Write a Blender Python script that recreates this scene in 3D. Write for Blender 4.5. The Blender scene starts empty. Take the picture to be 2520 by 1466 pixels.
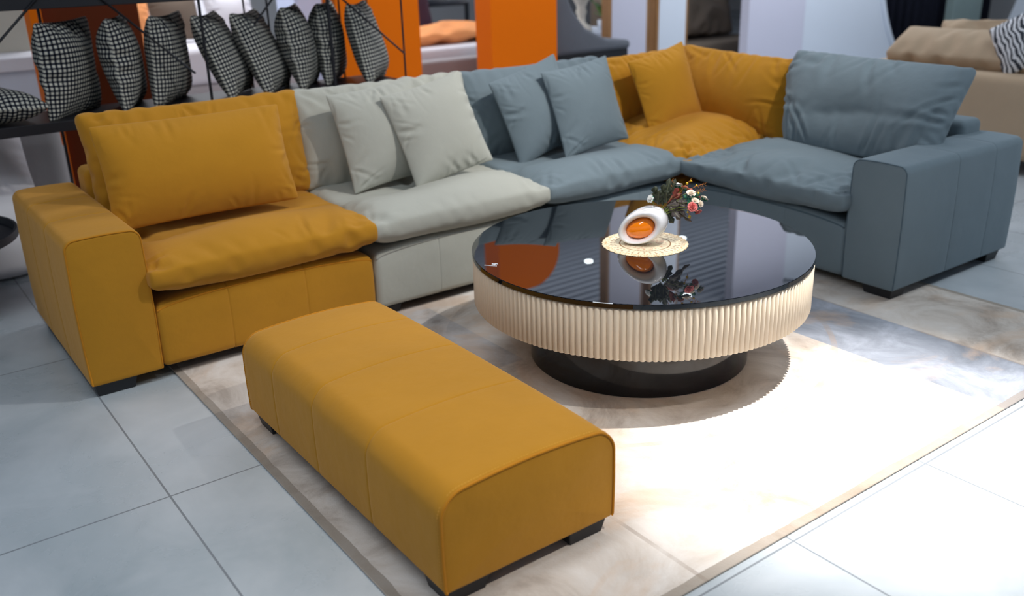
import bpy, bmesh, math, random
import numpy as np
from mathutils import Vector, Matrix
S = bpy.context.scene
C = S.collection
PI = math.pi

# ---------------------------------------------------------------- camera
CAM = np.array([-0.5471, -3.4720, 1.5616])
YAW, PITCH, ROLL, FPX = 0.9472, 0.3645, -0.0296, 2277.0952
_f = np.array([math.cos(YAW)*math.cos(PITCH), math.sin(YAW)*math.cos(PITCH), -math.sin(PITCH)])
_r0 = np.array([math.sin(YAW), -math.cos(YAW), 0.0])
_u0 = np.cross(_r0, _f)
_r = math.cos(ROLL)*_r0 + math.sin(ROLL)*_u0
_u = -math.sin(ROLL)*_r0 + math.cos(ROLL)*_u0
cd = bpy.data.cameras.new('camera'); cam = bpy.data.objects.new('camera', cd); C.objects.link(cam)
cam.matrix_world = Matrix(((_r[0], _u[0], -_f[0], CAM[0]), (_r[1], _u[1], -_f[1], CAM[1]), (_r[2], _u[2], -_f[2], CAM[2]), (0, 0, 0, 1)))
cd.sensor_fit = 'HORIZONTAL'; cd.sensor_width = 36.0; cd.lens = 36.0*FPX/2520.0
cd.clip_start = 0.05; cd.clip_end = 100
cd.dof.use_dof = True; cd.dof.focus_distance = 3.1; cd.dof.aperture_fstop = cd.lens/1000.0/0.018
S.camera = cam

# ---------------------------------------------------------------- world, lamps, exposure
S.view_settings.view_transform = 'Standard'
S.view_settings.look = 'None'
S.view_settings.gamma = 1.0
S.view_settings.use_curve_mapping = False
S.view_settings.exposure = 0.45
w = bpy.data.worlds.new('showroom air'); S.world = w; w.use_nodes = True
bg = w.node_tree.nodes['Background']
bg.inputs[0].default_value = (0.78, 0.88, 1.0, 1); bg.inputs[1].default_value = 0.25

def area(name, loc, size, power, col=(1, 1, 1), rot=(0, 0, 0), size_y=None, spread=PI):
    d = bpy.data.lights.new(name, 'AREA'); d.energy = power; d.color = col
    d.shape = 'RECTANGLE'; d.size = size; d.size_y = size_y or size; d.spread = spread
    o = bpy.data.objects.new(name, d); o.location = loc; o.rotation_euler = rot; C.objects.link(o); return o

def spot(name, loc, target, power, angle, blend=0.6, col=(1, 1, 1), radius=0.04):
    d = bpy.data.lights.new(name, 'SPOT'); d.energy = power; d.color = col
    d.spot_size = math.radians(angle); d.spot_blend = blend; d.shadow_soft_size = radius
    o = bpy.data.objects.new(name, d); o.location = loc
    o.rotation_euler = (Vector(target)-Vector(loc)).to_track_quat('-Z', 'Y').to_euler(); C.objects.link(o); return o

HC = 3.6   # ceiling height
# broad cool white area lights added under the ceiling for general light
area('overhead fill light', (-.8, -1.5, HC-.12), 3.0, 44, (0.86, 0.93, 1.0), size_y=.5)
area('overhead fill light', (4.8, -2.6, HC-.12), 3.0, 50, (0.84, 0.93, 1.0), size_y=.6)
area('overhead fill light', (3.6, 2.0, HC-.12), 3.0, 40, (0.92, 0.95, 1.0), size_y=.6)
area('overhead fill light', (-2.4, 2.6, HC-.12), 2.0, 12, (0.86, 0.93, 1.0), size_y=.5)
area('overhead fill light', (8.0, 2.0, HC-.12), 3.0, 70, (0.88, 0.93, 1.0), size_y=1.2)
area('overhead fill light', (3.0, 6.0, HC-.12), 4.0, 120, (0.95, 0.96, 1.0), size_y=1.0)
# added lights without fixtures that brighten the upper walls and the slatted ceiling
area('wall fill light', (8.6, 2.2, 2.6), 5.0, 38, (0.92, 0.95, 1.0), rot=(math.radians(100), 0, 0), size_y=.3)
area('wall fill light', (12.5, 2.2, 2.6), 4.0, 30, (0.9, 0.96, 1.0), rot=(math.radians(100), 0, 0), size_y=.3)
area('slat fill light', (8.5, 5.5, 2.6), 8.0, 50, (.85, .92, 1.0), rot=(PI, 0, 0), size_y=2.0)  # added lamp facing up to brighten the slats, no cove holds it
# the spotlights that burn out the rug and model the sofa
spot('spotlight over rug', (2.45, -2.25, HC-.15), (2.0, -1.98, 0), 1080, 35, .9, (1.0, 0.95, 0.9), .03)
spot('spotlight over table', (1.15, -2.45, HC-.15), (1.87, -0.95, 0.45), 210, 23, .8, (1.0, 0.95, 0.88), .03)
spot('spotlight over corner seats', (3.3, -1.9, HC-.15), (3.1, 0.35, 0.6), 150, 52, .9, (1.0, 0.95, 0.88), .04)
spot('spotlight over grey seats', (2.9, -2.0, HC-.15), (1.6, 0.2, 0.5), 190, 52, .9, (1.0, 0.95, 0.9), .04)
spot('spotlight over ottoman', (1.3, -3.6, HC-.15), (0.8, -1.5, 0.2), 190, 34, .9, (1.0, 0.93, 0.85), .04)

# ---------------------------------------------------------------- helpers
def px(x, y, ax, v):
    """point on an axis plane seen at a pixel of the 2520x1466 frame (used for measuring the background)"""
    d = _f + _r*(x-1260)/FPX - _u*(y-733)/FPX
    i = 'xyz'.index(ax); t = (v-CAM[i])/d[i]
    return Vector(CAM+t*d)

def tag(o, label=None, cat=None, group=None, kind=None):
    if label: o['label'] = label
    if cat: o['category'] = cat
    if group: o['group'] = group
    if kind: o['kind'] = kind
    return o

def thing(name, label, cat, loc=(0, 0, 0), rz=0, group=None):
    o = bpy.data.objects.new(name, None); C.objects.link(o); o.empty_display_size = .1
    o.location = loc; o.rotation_euler = (0, 0, rz)
    return tag(o, label, cat, group)

def mk(name, V, F, mat, parent=None, smooth=True, uv=None, loc=None, mats=None):
    me = bpy.data.meshes.new(name)
    me.from_pydata([tuple(map(float, v)) for v in V], [], [tuple(int(i) for i in f) for f in F])
    me.update()
    if smooth: me.polygons.foreach_set('use_smooth', [True]*len(me.polygons))
    if uv is not None:
        l = me.uv_layers.new(name='UVMap')
        idx = np.zeros(len(me.loops), dtype=np.int32); me.loops.foreach_get('vertex_index', idx)
        l.data.foreach_set('uv', np.asarray(uv, dtype=np.float32)[idx].ravel())
    me.materials.append(mat)
    for m in (mats or []): me.materials.append(m)
    o = bpy.data.objects.new(name, me); C.objects.link(o)
    if parent: o.parent = parent
    if loc: o.location = loc
    return o

def struct(name, *a, **k): return tag(mk(name, *a, **k), kind='structure')

class MB:
    """collects shapes into one mesh"""
    def __init__(s): s.V = []; s.F = []
    def add(s, V, F):
        n = len(s.V); s.V += [tuple(v) for v in V]; s.F += [tuple(i+n for i in f) for f in F]; return s
    def box(s, lo, hi):
        x0, y0, z0 = lo; x1, y1, z1 = hi
        return s.add([(x0, y0, z0), (x1, y0, z0), (x1, y1, z0), (x0, y1, z0), (x0, y0, z1), (x1, y0, z1), (x1, y1, z1), (x0, y1, z1)],
                     [(0, 3, 2, 1), (4, 5, 6, 7), (0, 1, 5, 4), (1, 2, 6, 5), (2, 3, 7, 6), (3, 0, 4, 7)])
    def tube(s, P, r, n=8, closed=False, taper=None):
        P = [Vector(p) for p in P]; m = len(P); rings = []
        up = Vector((0, 0, 1))
        for i in range(m):
            a = P[(i-1) % m] if (closed or i > 0) else P[i]
            b = P[(i+1) % m] if (closed or i < m-1) else P[i]
            t = (b-a).normalized()
            if i == 0:
                q = up if abs(t.z) < .9 else Vector((1, 0, 0)); x = t.cross(q).normalized()
            else:
                x = (x-t*x.dot(t)).normalized()
            y = t.cross(x)
            rr = r if taper is None else r*(1+(taper-1)*i/(m-1))
            rings.append([P[i]+(x*math.cos(2*PI*k/n)+y*math.sin(2*PI*k/n))*rr for k in range(n)])
        V = [v for R_ in rings for v in R_]; F = []
        for i in range(m if closed else m-1):
            j = (i+1) % m
            for k in range(n): F.append((i*n+k, j*n+k, j*n+(k+1) % n, i*n+(k+1) % n))
        if not closed: F += [tuple(range(n))[::-1], tuple((m-1)*n+k for k in range(n))]
        return s.add(V, F)
    def lathe(s, prof, n=48, c=(0, 0, 0)):
        V = [(c[0]+r*math.cos(2*PI*k/n), c[1]+r*math.sin(2*PI*k/n), c[2]+z) for r, z in prof for k in range(n)]
        F = []
        for i in range(len(prof)-1):
            for k in range(n): F.append((i*n+k, i*n+(k+1) % n, (i+1)*n+(k+1) % n, (i+1)*n+k))
        F += [tuple(range(n))[::-1], tuple((len(prof)-1)*n+k for k in range(n))]
        return s.add(V, F)
    def ball(s, c, r, n=12, sc=(1, 1, 1)):
        V = []; F = []
        for i in range(n+1):
            th = PI*i/n
            for k in range(n*2):
                ph = PI*k/n
                V.append((c[0]+r*sc[0]*math.sin(th)*math.cos(ph), c[1]+r*sc[1]*math.sin(th)*math.sin(ph), c[2]+r*sc[2]*math.cos(th)))
        m = n*2
        for i in range(n):
            for k in range(m): F.append((i*m+k, (i+1)*m+k, (i+1)*m+(k+1) % m, i*m+(k+1) % m))
        return s.add(V, F)
    def build(s, name, mat, parent=None, smooth=False, bevel=0, loc=None, autosm=False):
        o = mk(name, s.V, s.F, mat, parent, smooth, loc=loc)
        if bevel:
            b = o.modifiers.new('edge', 'BEVEL'); b.width = bevel; b.segments = 3; b.limit_method = 'ANGLE'; b.angle_limit = math.radians(40)
        if autosm:
            bm = bmesh.new(); bm.from_mesh(o.data)
            for e in bm.edges:
                if len(e.link_faces) == 2 and e.calc_face_angle(0) > math.radians(38): e.smooth = False
            bm.to_mesh(o.data); bm.free()
        return o

def subsurf(o, n=1):
    m = o.modifiers.new('smooth', 'SUBSURF'); m.levels = n; m.render_levels = n; return o

# ---------------------------------------------------------------- materials
class N:
    def __init__(s, name):
        s.m = bpy.data.materials.new(name); s.m.use_nodes = True; s.t = s.m.node_tree; s.n = s.t.nodes
        s.b = s.n['Principled BSDF']
    def new(s, typ, **k):
        x = s.n.new(typ)
        for a, v in k.items():
            if a.startswith('i_'):
                key = a[2:]; key = int(key) if key.isdigit() else key.replace('_', ' ')
                s.set(x, key, v)
            else: setattr(x, a, v)
        return x
    def set(s, x, key, v):
        if isinstance(v, bpy.types.NodeSocket): s.t.links.new(v, x.inputs[key])
        elif isinstance(v, bpy.types.Node): s.t.links.new(v.outputs[0], x.inputs[key])
        else: x.inputs[key].default_value = v
    def P(s, key, v): s.set(s.b, key, v); return s
    def math(s, op, a, b=0.0, c=0.0):
        x = s.new('ShaderNodeMath', operation=op); s.set(x, 0, a); s.set(x, 1, b); s.set(x, 2, c); return x.outputs[0]
    def mix(s, f, a, b, blend='MIX'):
        x = s.new('ShaderNodeMix', data_type='RGBA', blend_type=blend)
        s.set(x, 0, f); s.set(x, 6, a); s.set(x, 7, b); return x.outputs[2]
    def ramp(s, f, *stops):
        x = s.new('ShaderNodeValToRGB'); s.set(x, 0, f); e = x.color_ramp.elements
        while len(e) < len(stops): e.new(.5)
        for q, (p_, c_) in zip(e, stops): q.position = p_; q.color = c_ if len(c_) == 4 else (*c_, 1)
        return x.outputs[0]
    def noise(s, scale, detail=3, rough=.5, vec=None, dist=0):
        x = s.new('ShaderNodeTexNoise'); x.inputs['Scale'].default_value = scale; x.inputs['Detail'].default_value = detail
        x.inputs['Roughness'].default_value = rough; x.inputs['Distortion'].default_value = dist
        if vec is not None: s.set(x, 'Vector', vec)
        return x.outputs[0]
    def obj(s): return s.new('ShaderNodeTexCoord').outputs['Object']
    def uv(s): return s.new('ShaderNodeTexCoord').outputs['UV']
    def pos(s): return s.new('ShaderNodeNewGeometry').outputs['Position']
    def sep(s, v): x = s.new('ShaderNodeSeparateXYZ'); s.set(x, 0, v); return x.outputs
    def bump(s, h, strength=.3, dist=.01):
        x = s.new('ShaderNodeBump'); x.inputs['Strength'].default_value = strength; x.inputs['Distance'].default_value = dist
        s.set(x, 'Height', h); s.P('Normal', x.outputs[0]); return s

def lin(c):
    return tuple(((v/255)/12.92 if v/255 <= .04045 else ((v/255+.055)/1.055)**2.4) for v in c)+(1,)

def plain(name, rgb, rough=.6, metal=0, spec=.5, var=.06, vs=6.0):
    n = N(name); c = lin(rgb)
    f = n.noise(vs, 3, .5, n.obj())
    d = tuple(v*(1-var) for v in c[:3])+(1,); e = tuple(min(1, v*(1+var)) for v in c[:3])+(1,)
    n.P('Base Color', n.mix(f, d, e)).P('Roughness', rough).P('Metallic', metal).P('Specular IOR Level', spec)
    return n.m

def fabric(name, rgb, var=.12, sheen=.3, weave=900):
    n = N(name); c = lin(rgb); o = n.obj()
    big = n.noise(5.0, 4, .6, o); fine = n.noise(220.0, 2, .6, o)
    d = tuple(v*(1-var) for v in c[:3])+(1,); e = tuple(min(1, v*(1+var)) for v in c[:3])+(1,)
    col = n.mix(big, d, e)
    col = n.mix(n.math('MULTIPLY', fine, .25), col, tuple(v*.8 for v in c[:3])+(1,))
    n.P('Base Color', col).P('Roughness', .92).P('Specular IOR Level', .2).P('Sheen Weight', sheen).P('Sheen Roughness', .5)
    n.P('Sheen Tint', tuple(min(1, v*1.1+.22) for v in c[:3])+(1,))
    n.bump(n.math('ADD', n.math('MULTIPLY', n.noise(9.0, 3, .5, o), 1.2), n.math('MULTIPLY', fine, .05)), .35, .012)
    return n.m

M = {}
M['mustard'] = fabric('mustard brushed fabric', (183, 129, 34), sheen=.5)
M['grey'] = fabric('warm light grey fabric', (178, 179, 170), .05)
M['blue'] = fabric('slate blue fabric', (112, 126, 134), .07)
M['mustard_seam'] = fabric('mustard piping cord', (190, 125, 28))
M['grey_seam'] = fabric('grey seam', (150, 150, 144))
M['blue_seam'] = fabric('slate blue seam', (82, 98, 108))
M['thread'] = fabric('pale stitching thread', (222, 170, 80))
M['leg'] = plain('black plastic foot', (24, 26, 32), .5)
M['dark'] = plain('black underside cloth', (14, 14, 16), .9)
M['beige'] = fabric('beige leather look', (176, 156, 132), .05, .1)
M['taupe'] = fabric('taupe leather look', (112, 100, 88), .06, .1)
M['white_fab'] = fabric('white linen', (226, 226, 232), .03)
M['grey_fab'] = fabric('pale grey upholstery', (172, 170, 172), .04)
M['graph'] = fabric('graphite upholstery', (98, 102, 110), .04)
M['apricot'] = fabric('apricot throw cloth', (236, 158, 100), .06)
M['plum'] = fabric('dark plum cushion cloth', (70, 50, 66), .08)
M['orange'] = plain('orange lacquered board', (255, 122, 0), .6, 0, .15, var=.02, vs=1.5)
M['shaded_orange'] = plain('orange board with shade in colour', (104, 42, 12), .5, 0, .2, .04)  # shade on the left orange pillar is put into this darker colour
M['white'] = plain('white painted panel', (206, 214, 226), .5, var=.02, vs=1)
M['lav'] = plain('pale lilac painted panel', (196, 196, 212), .5, var=.02, vs=1)
M['tan'] = plain('tan wood edge', (150, 110, 70), .5, var=.15, vs=12)
M['black'] = plain('black powder coated steel', (22, 24, 32), .45, var=.05)
M['wood'] = plain('brown wood plinth', (140, 104, 80), .5, var=.15, vs=9)

# ---------------------------------------------------------------- soft cushions: a small cloth solver with inner pressure
def box_grid(w, d, t, nx, ny, nz):
    """surface grid of a box centred on the origin; returns verts, quads, index lookup ids (i,j,k)"""
    ids = {}; V = []; IJ = []
    def g(i, j, k):
        q = (i, j, k)
        if q not in ids:
            ids[q] = len(V); V.append((w*(i/nx-.5), d*(j/ny-.5), t*(k/nz-.5))); IJ.append(q)
        return ids[q]
    F = []
    for i in range(nx):
        for j in range(ny):
            F.append((g(i, j, nz), g(i+1, j, nz), g(i+1, j+1, nz), g(i, j+1, nz)))
            F.append((g(i, j, 0), g(i, j+1, 0), g(i+1, j+1, 0), g(i+1, j, 0)))
    for i in range(nx):
        for k in range(nz):
            F.append((g(i, 0, k), g(i+1, 0, k), g(i+1, 0, k+1), g(i, 0, k+1)))
            F.append((g(i, ny, k), g(i, ny, k+1), g(i+1, ny, k+1), g(i+1, ny, k)))
    for j in range(ny):
        for k in range(nz):
            F.append((g(0, j, k), g(0, j, k+1), g(0, j+1, k+1), g(0, j+1, k)))
            F.append((g(nx, j, k), g(nx, j+1, k), g(nx, j+1, k+1), g(nx, j, k+1)))
    return np.array(V, float), np.array(F), ids, np.array(IJ)

def soft(w, d, t, nx, ny, nz, vol, seed=1, steps=140, its=6, seam=.97, clamp=None, grav=0.0, stiff=.9, shear=.35, bend=.12, noise=.001, k=.004, belly=.0, folds=(), pre=None, slack=1.05, concave=.02, pin=.5, blunt=.02, trim=None):
    rng = np.random.default_rng(seed)
    V, F, ids, IJ = box_grid(w, d, t, nx, ny, nz)
    R0 = V.copy()
    u, v = V[:, 0]/(w/2), V[:, 1]/(d/2)
    T = V.copy()              # outline the seams settle on: sides drawn in a little, corners blunt
    cf = np.clip((np.abs(u)+np.abs(v)-1.80)/.20, 0, 1)
    T[:, 0] -= np.sign(u)*np.abs(u)*concave*w/2*(1-v**2)+np.sign(u)*blunt*w/2*cf*min(1, d/w)
    T[:, 1] -= np.sign(v)*np.abs(v)*concave*d/2*(1-u**2)+np.sign(v)*blunt*d/2*cf*min(1, w/d)
    rim = (IJ[:, 0] == 0) | (IJ[:, 0] == nx) | (IJ[:, 1] == 0) | (IJ[:, 1] == ny)
    rim &= (IJ[:, 2] == 0) | (IJ[:, 2] == nz)
    ph = rng.uniform(0, 6.28, 8); fr = rng.uniform(3, 11, (8, 2))*rng.choice([-1, 1], (8, 2))
    fld = np.clip(.75+.55*sum(np.sin(V[:, :2]@fr[i]+ph[i]) for i in range(8))/1.6, 0, 2.2)
    fld *= np.clip(np.hypot(w/2-np.abs(R0[:, 0]), d/2-np.abs(R0[:, 1]))/.16, .05, 1)
    sl = 1+(slack-1)*fld        # the surplus cloth is unevenly spread
    E = {}
    def onedge(a):
        i, j, kk = IJ[a]; return (i in (0, nx))+(j in (0, ny))+(kk in (0, nz)) >= 2
    for f in F:
        for a in range(4):
            p, q = int(f[a]), int(f[(a+1) % 4]); key = (min(p, q), max(p, q))
            if key not in E:
                L = np.linalg.norm(V[p]-V[q])*(sl[p]+sl[q])*.5
                if onedge(p) and onedge(q): L *= seam/(sl[p]+sl[q])*2
                E[key] = (L, stiff)
        for a, b in ((0, 2), (1, 3)):
            p, q = int(f[a]), int(f[b]); E.setdefault((min(p, q), max(p, q)), (np.linalg.norm(V[p]-V[q])*(sl[p]+sl[q])*.5, shear))
    # bending springs: skip one along grid lines
    nb = {}
    for f in F:
        for a in range(4): nb.setdefault(int(f[a]), set()).add(int(f[(a+1) % 4])); nb.setdefault(int(f[(a+1) % 4]), set()).add(int(f[a]))
    for v, s_ in nb.items():
        s_ = sorted(s_)
        for x in range(len(s_)):
            for y in range(x+1, len(s_)):
                a, b = s_[x], s_[y]
                if np.dot(V[a]-V[v], V[b]-V[v]) < -.9*np.linalg.norm(V[a]-V[v])*np.linalg.norm(V[b]-V[v]):
                    key = (min(a, b), max(a, b))
                    if key not in E: E[key] = (np.linalg.norm(V[a]-V[b])*(sl[a]+sl[b])*.5, bend)
    keys = list(E); used = [0]*len(V); groups = []
    for key in keys:                      # greedy edge colouring
        a, b = key; m = used[a] | used[b]; c = 0
        while m >> c & 1: c += 1
        used[a] |= 1 << c; used[b] |= 1 << c
        while len(groups) <= c: groups.append([])
        groups[c].append(key)
    G = []
    for g in groups:
        a = np.array([x[0] for x in g]); b = np.array([x[1] for x in g])
        G.append((a, b, np.array([E[x][0] for x in g]), np.array([E[x][1] for x in g])*.5))
    P = V.copy()
    P += rng.normal(0, noise, P.shape)*np.array([.3, .3, 1])
    if pre is not None: P = pre(P)
    vel = np.zeros_like(P)
    fa, fb, fc, fd = F.T
    cell = (w*d/(nx*ny))
    for st in range(steps):
        d1 = P[fc]-P[fa]; d2 = P[fd]-P[fb]; n = np.cross(d1, d2)*.5
        cen = (P[fa]+P[fb]+P[fc]+P[fd])*.25
        volc = (cen*n).sum()/3
        pr = k*np.clip(vol/max(volc, 1e-5)-1, -.5, 3)
        acc = np.zeros_like(P)
        for ax in range(3):
            for q in (fa, fb, fc, fd): acc[:, ax] += np.bincount(q, n[:, ax], minlength=len(P))
        acc *= pr*.25/cell
        acc[:, 2] -= grav
        vel = vel*.93+acc; old = P.copy(); P = P+vel
        for it in range(its):
            for a, b, L, s_ in G:
                dl = P[b]-P[a]; ln = np.sqrt((dl*dl).sum(1))+1e-9
                c = dl*((ln-L)/ln*s_)[:, None]
                P[a] += c; P[b] -= c
            if pin: P[rim, :2] += (T[rim, :2]-P[rim, :2])*pin; P[rim, 2] += (T[rim, 2]-P[rim, 2])*pin*.15
            if clamp is not None: clamp(P, st/steps)
        vel = P-old
    if trim is not None: P = trim(P)
    P, F2, R0 = refine(P, F, R0)
    F = F2; fa, fb, fc, fd = F.T
    if folds:
        # creases that run in from the seams and out of the corners
        n = np.zeros_like(P); d1 = P[fc]-P[fa]; d2 = P[fd]-P[fb]; q_ = np.cross(d1, d2)
        for ax in range(3):
            for q in (fa, fb, fc, fd): n[:, ax] += np.bincount(q, q_[:, ax], minlength=len(P))
        n /= np.linalg.norm(n, axis=1, keepdims=True)+1e-9
        top = R0[:, 2] > -t*.2; off = np.zeros(len(P))
        num, amp, lmin, lmax, wid = folds
        for i in range(num):
            corner = rng.random() < .25
            if corner:
                cx, cy = rng.choice([-1, 1]), rng.choice([-1, 1]); o_ = np.array([cx*w/2, cy*d/2]); a = math.atan2(-cy, -cx)+rng.normal(0, .42); L = rng.uniform(lmin, lmax)*1.2
            else:
                e = rng.random()*(2*w+2*d)
                if e < 2*w: sg = -1 if e < w else 1; o_ = np.array([(e % w)-w/2, sg*d/2]); a = -sg*PI/2
                else: e -= 2*w; sg = -1 if e < d else 1; o_ = np.array([sg*w/2, (e % d)-d/2]); a = 0 if sg < 0 else PI
                a += rng.normal(0, .38); L = rng.uniform(lmin, lmax)
            dr = np.array([math.cos(a), math.sin(a)]); rel_ = R0[:, :2]-o_
            al = rel_@dr; ac = rel_@np.array([-dr[1], dr[0]])
            ac = ac-rng.normal(0, .25)*al**2/L*1.0
            wd = wid*rng.uniform(.6, 1.4)*(.7+.6*np.clip(al/L, 0, 1))
            env = np.clip(1-al/L, 0, 1)**.8*np.clip((al-.004)/.05, 0, 1)**.7
            A = amp*rng.uniform(.4, 1.3)
            off += A*env*(-np.exp(-(ac/wd)**2)+.55*np.exp(-((np.abs(ac)-1.7*wd)/wd)**2))
        cd_ = np.hypot(w/2-np.abs(R0[:, 0]), d/2-np.abs(R0[:, 1])); off *= np.clip(cd_/.12, .15, 1)
        P = P+n*(off*top)[:, None]
    uv = np.stack([R0[:, 0], R0[:, 1]], 1)+R0[:, 2:3]*.7
    return P, F, uv

def refine(P, F, R0):
    """one Catmull-Clark step on positions, plain midpoints on the flat pattern"""
    nP, nF = len(P), len(F)
    E = np.stack([F, np.roll(F, -1, 1)], 2).reshape(-1, 2); key = np.sort(E, 1)
    U, inv = np.unique(key, axis=0, return_inverse=True); inv = inv.reshape(nF, 4)
    fp = P[F].mean(1); fr_ = R0[F].mean(1)
    ef = np.zeros((len(U), 3)); np.add.at(ef, inv.ravel(), np.repeat(fp, 4, 0))
    em = (P[U[:, 0]]+P[U[:, 1]])/2
    ep = (em*2+ef)/4; er = (R0[U[:, 0]]+R0[U[:, 1]])/2
    n = np.bincount(F.ravel(), minlength=nP).astype(float)[:, None]
    Fa = np.zeros((nP, 3)); np.add.at(Fa, F.ravel(), np.repeat(fp, 4, 0)); Fa /= n
    Ra = np.zeros((nP, 3)); np.add.at(Ra, U[:, 0], em); np.add.at(Ra, U[:, 1], em); Ra /= n
    Q = (Fa+2*Ra+(n-3)*P)/n
    e = inv+nP; c = (np.arange(nF)+nP+len(U))[:, None]
    quads = np.concatenate([np.stack([F[:, i], e[:, i], c[:, 0], e[:, i-1]], 1) for i in range(4)])
    return np.concatenate([Q, ep, fp]), quads, np.concatenate([R0, er, fr_])

def rotm(ax, deg): return np.array(Matrix.Rotation(math.radians(deg), 3, ax))

# ---------------------------------------------------------------- firm upholstery
def lines(lo, hi, r, step, seams=()):
    a = [lo, lo+r*.12, lo+r*.35, lo+r*.65, lo+r]
    b = [hi-r, hi-r*.65, hi-r*.35, hi-r*.12, hi]
    n = max(1, int(round((hi-lo-2*r)/step)))
    mid = list(np.linspace(lo+r, hi-r, n+1)[1:-1])
    for s_ in seams:
        mid = [m for m in mid if abs(m-s_) > .011]; mid += [s_-.007, s_-.0025, s_, s_+.0025, s_+.007]
    return np.array(sorted(a+mid+b))

def rbox(lo, hi, r, disp=None, step=.05, seams=((), (), ()), depth=.0035):
    """soft-edged upholstered block with stitched grooves; disp(P)->offset for crowned faces"""
    L = [lines(lo[i], hi[i], r, step, seams[i]) for i in range(3)]
    ids = {}; V = []; F = []
    def g(*q):
        if q not in ids: ids[q] = len(V); V.append([L[i][q[i]] for i in range(3)])
        return ids[q]
    n = [len(x)-1 for x in L]
    for ax in range(3):
        u, v = [(1, 2), (2, 0), (0, 1)][ax]
        for side in (0, 1):
            for a in range(n[u]):
                for b in range(n[v]):
                    c = []
                    for (da, db) in ((0, 0), (1, 0), (1, 1), (0, 1)):
                        q = [0, 0, 0]; q[ax] = n[ax]*side; q[u] = a+da; q[v] = b+db; c.append(g(*q))
                    F.append(tuple(c) if side else tuple(c[::-1]))
    P = np.array(V, float); lo_ = np.array(lo)+r; hi_ = np.array(hi)-r
    inn = np.clip(P, lo_, hi_); nn = P-inn; ln = np.linalg.norm(nn, axis=1, keepdims=True); nn /= ln
    Q = inn+nn*r
    for i in range(3):
        for s_ in seams[i]:
            m = np.abs(P[:, i]-s_); wgt = np.clip(1-m/.0035, 0, 1); Q -= nn*(wgt*depth)[:, None]
    if disp is not None: Q = Q+disp(Q, nn)
    return Q, F

def loop_rr(x0, x1, z0, z1, rt, rb, arch=0, side=0, n=8):
    """rounded rectangle outline, arched top; counter-clockwise in (x,z)"""
    P = []
    def arc(cx, cz, r, a0, a1):
        for i in range(n+1):
            a = math.radians(a0+(a1-a0)*i/n); P.append((cx+r*math.cos(a), cz+r*math.sin(a)))
    arc(x0+rb, z0+rb, rb, 180, 270); P += [(x0+(x1-x0)*t, z0) for t in (.3, .5, .7)]
    arc(x1-rb, z0+rb, rb, 270, 360); P += [(x1, z0+(z1-z0)*t) for t in (.25, .4, .55, .7)]
    arc(x1-rt, z1-rt, rt, 0, 90); P += [(x1-rt-(x1-x0-2*rt)*t, z1) for t in (.1, .2, .3, .4, .5, .6, .7, .8, .9)]
    arc(x0+rt, z1-rt, rt, 90, 180); P += [(x0, z1-(z1-z0)*t) for t in (.3, .45, .6, .75)]
    P = np.array(P); u = (P[:, 0]-x0)/(x1-x0); v = (P[:, 1]-z0)/(z1-z0)
    P[:, 1] += arch*np.clip(4*u*(1-u), 0, 1)*np.clip(v*2-1, 0, 1)
    P[:, 0] += side*np.sign(u-.5)*np.clip(4*v*(1-v), 0, 1)*np.clip(abs(u-.5)*4-1, 0, 1)
    return P

def loft(loop, s0, s1, conv, seams=(), edge=.004, bulge=.008, droop=0.0, step=.05, zmid=None):
    nl = len(loop); nrm = np.roll(loop, -1, 0)-np.roll(loop, 1, 0); nrm = np.stack([nrm[:, 1], -nrm[:, 0]], 1); nrm /= np.linalg.norm(nrm, axis=1, keepdims=True)+1e-9
    st = [(s0, edge), (s0+edge*.4, edge*.3), (s0+edge*1.4, 0)]
    m = [x for x in np.arange(s0+.03, s1-.02, step)]
    for q in seams:
        m = [x for x in m if abs(x-q) > .012]
    st += [(x, 0) for x in m]
    for q in seams: st += [(q-.008, 0), (q-.003, .0008), (q, .0042), (q+.003, .0008), (q+.008, 0)]
    st += [(s1-edge*1.4, 0), (s1-edge*.4, edge*.3), (s1, edge)]
    st.sort()
    R = []
    top = loop[:, 1].max(); bot = loop[:, 1].min()
    for s_, ins in st:
        q = loop-nrm*ins; t = (s_-s0)/(s1-s0)
        if droop:
            hgt = np.clip((q[:, 1]-bot)/(top-bot)*2-1, 0, 1)
            q = q.copy(); q[:, 1] += droop*(4*t*(1-t))**.6*hgt
        R.append([(a, b, s_) for a, b in q])
    cen = loop.mean(0) if zmid is None else np.array(zmid)
    def cap(ring, sgn):
        out = []
        for f_ in (.96, .85, .6, .3, .08):
            out.append([(cen[0]+(a-cen[0])*f_, cen[1]+(b-cen[1])*f_, c+sgn*bulge*(1-f_**2)) for a, b, c in ring])
        return out
    R = cap(R[0], -1)[::-1]+R+cap(R[-1], 1)
    V = [conv(*p) for r_ in R for p in r_]; F = []
    for i in range(len(R)-1):
        for k_ in range(nl): F.append((i*nl+k_, i*nl+(k_+1) % nl, (i+1)*nl+(k_+1) % nl, (i+1)*nl+k_))
    F += [tuple(range(nl))[::-1], tuple((len(R)-1)*nl+k_ for k_ in range(nl))]
    return V, F

def fixn(o):
    bm = bmesh.new(); bm.from_mesh(o.data); bmesh.ops.recalc_face_normals(bm, faces=bm.faces); bm.to_mesh(o.data); bm.free(); return o

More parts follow.
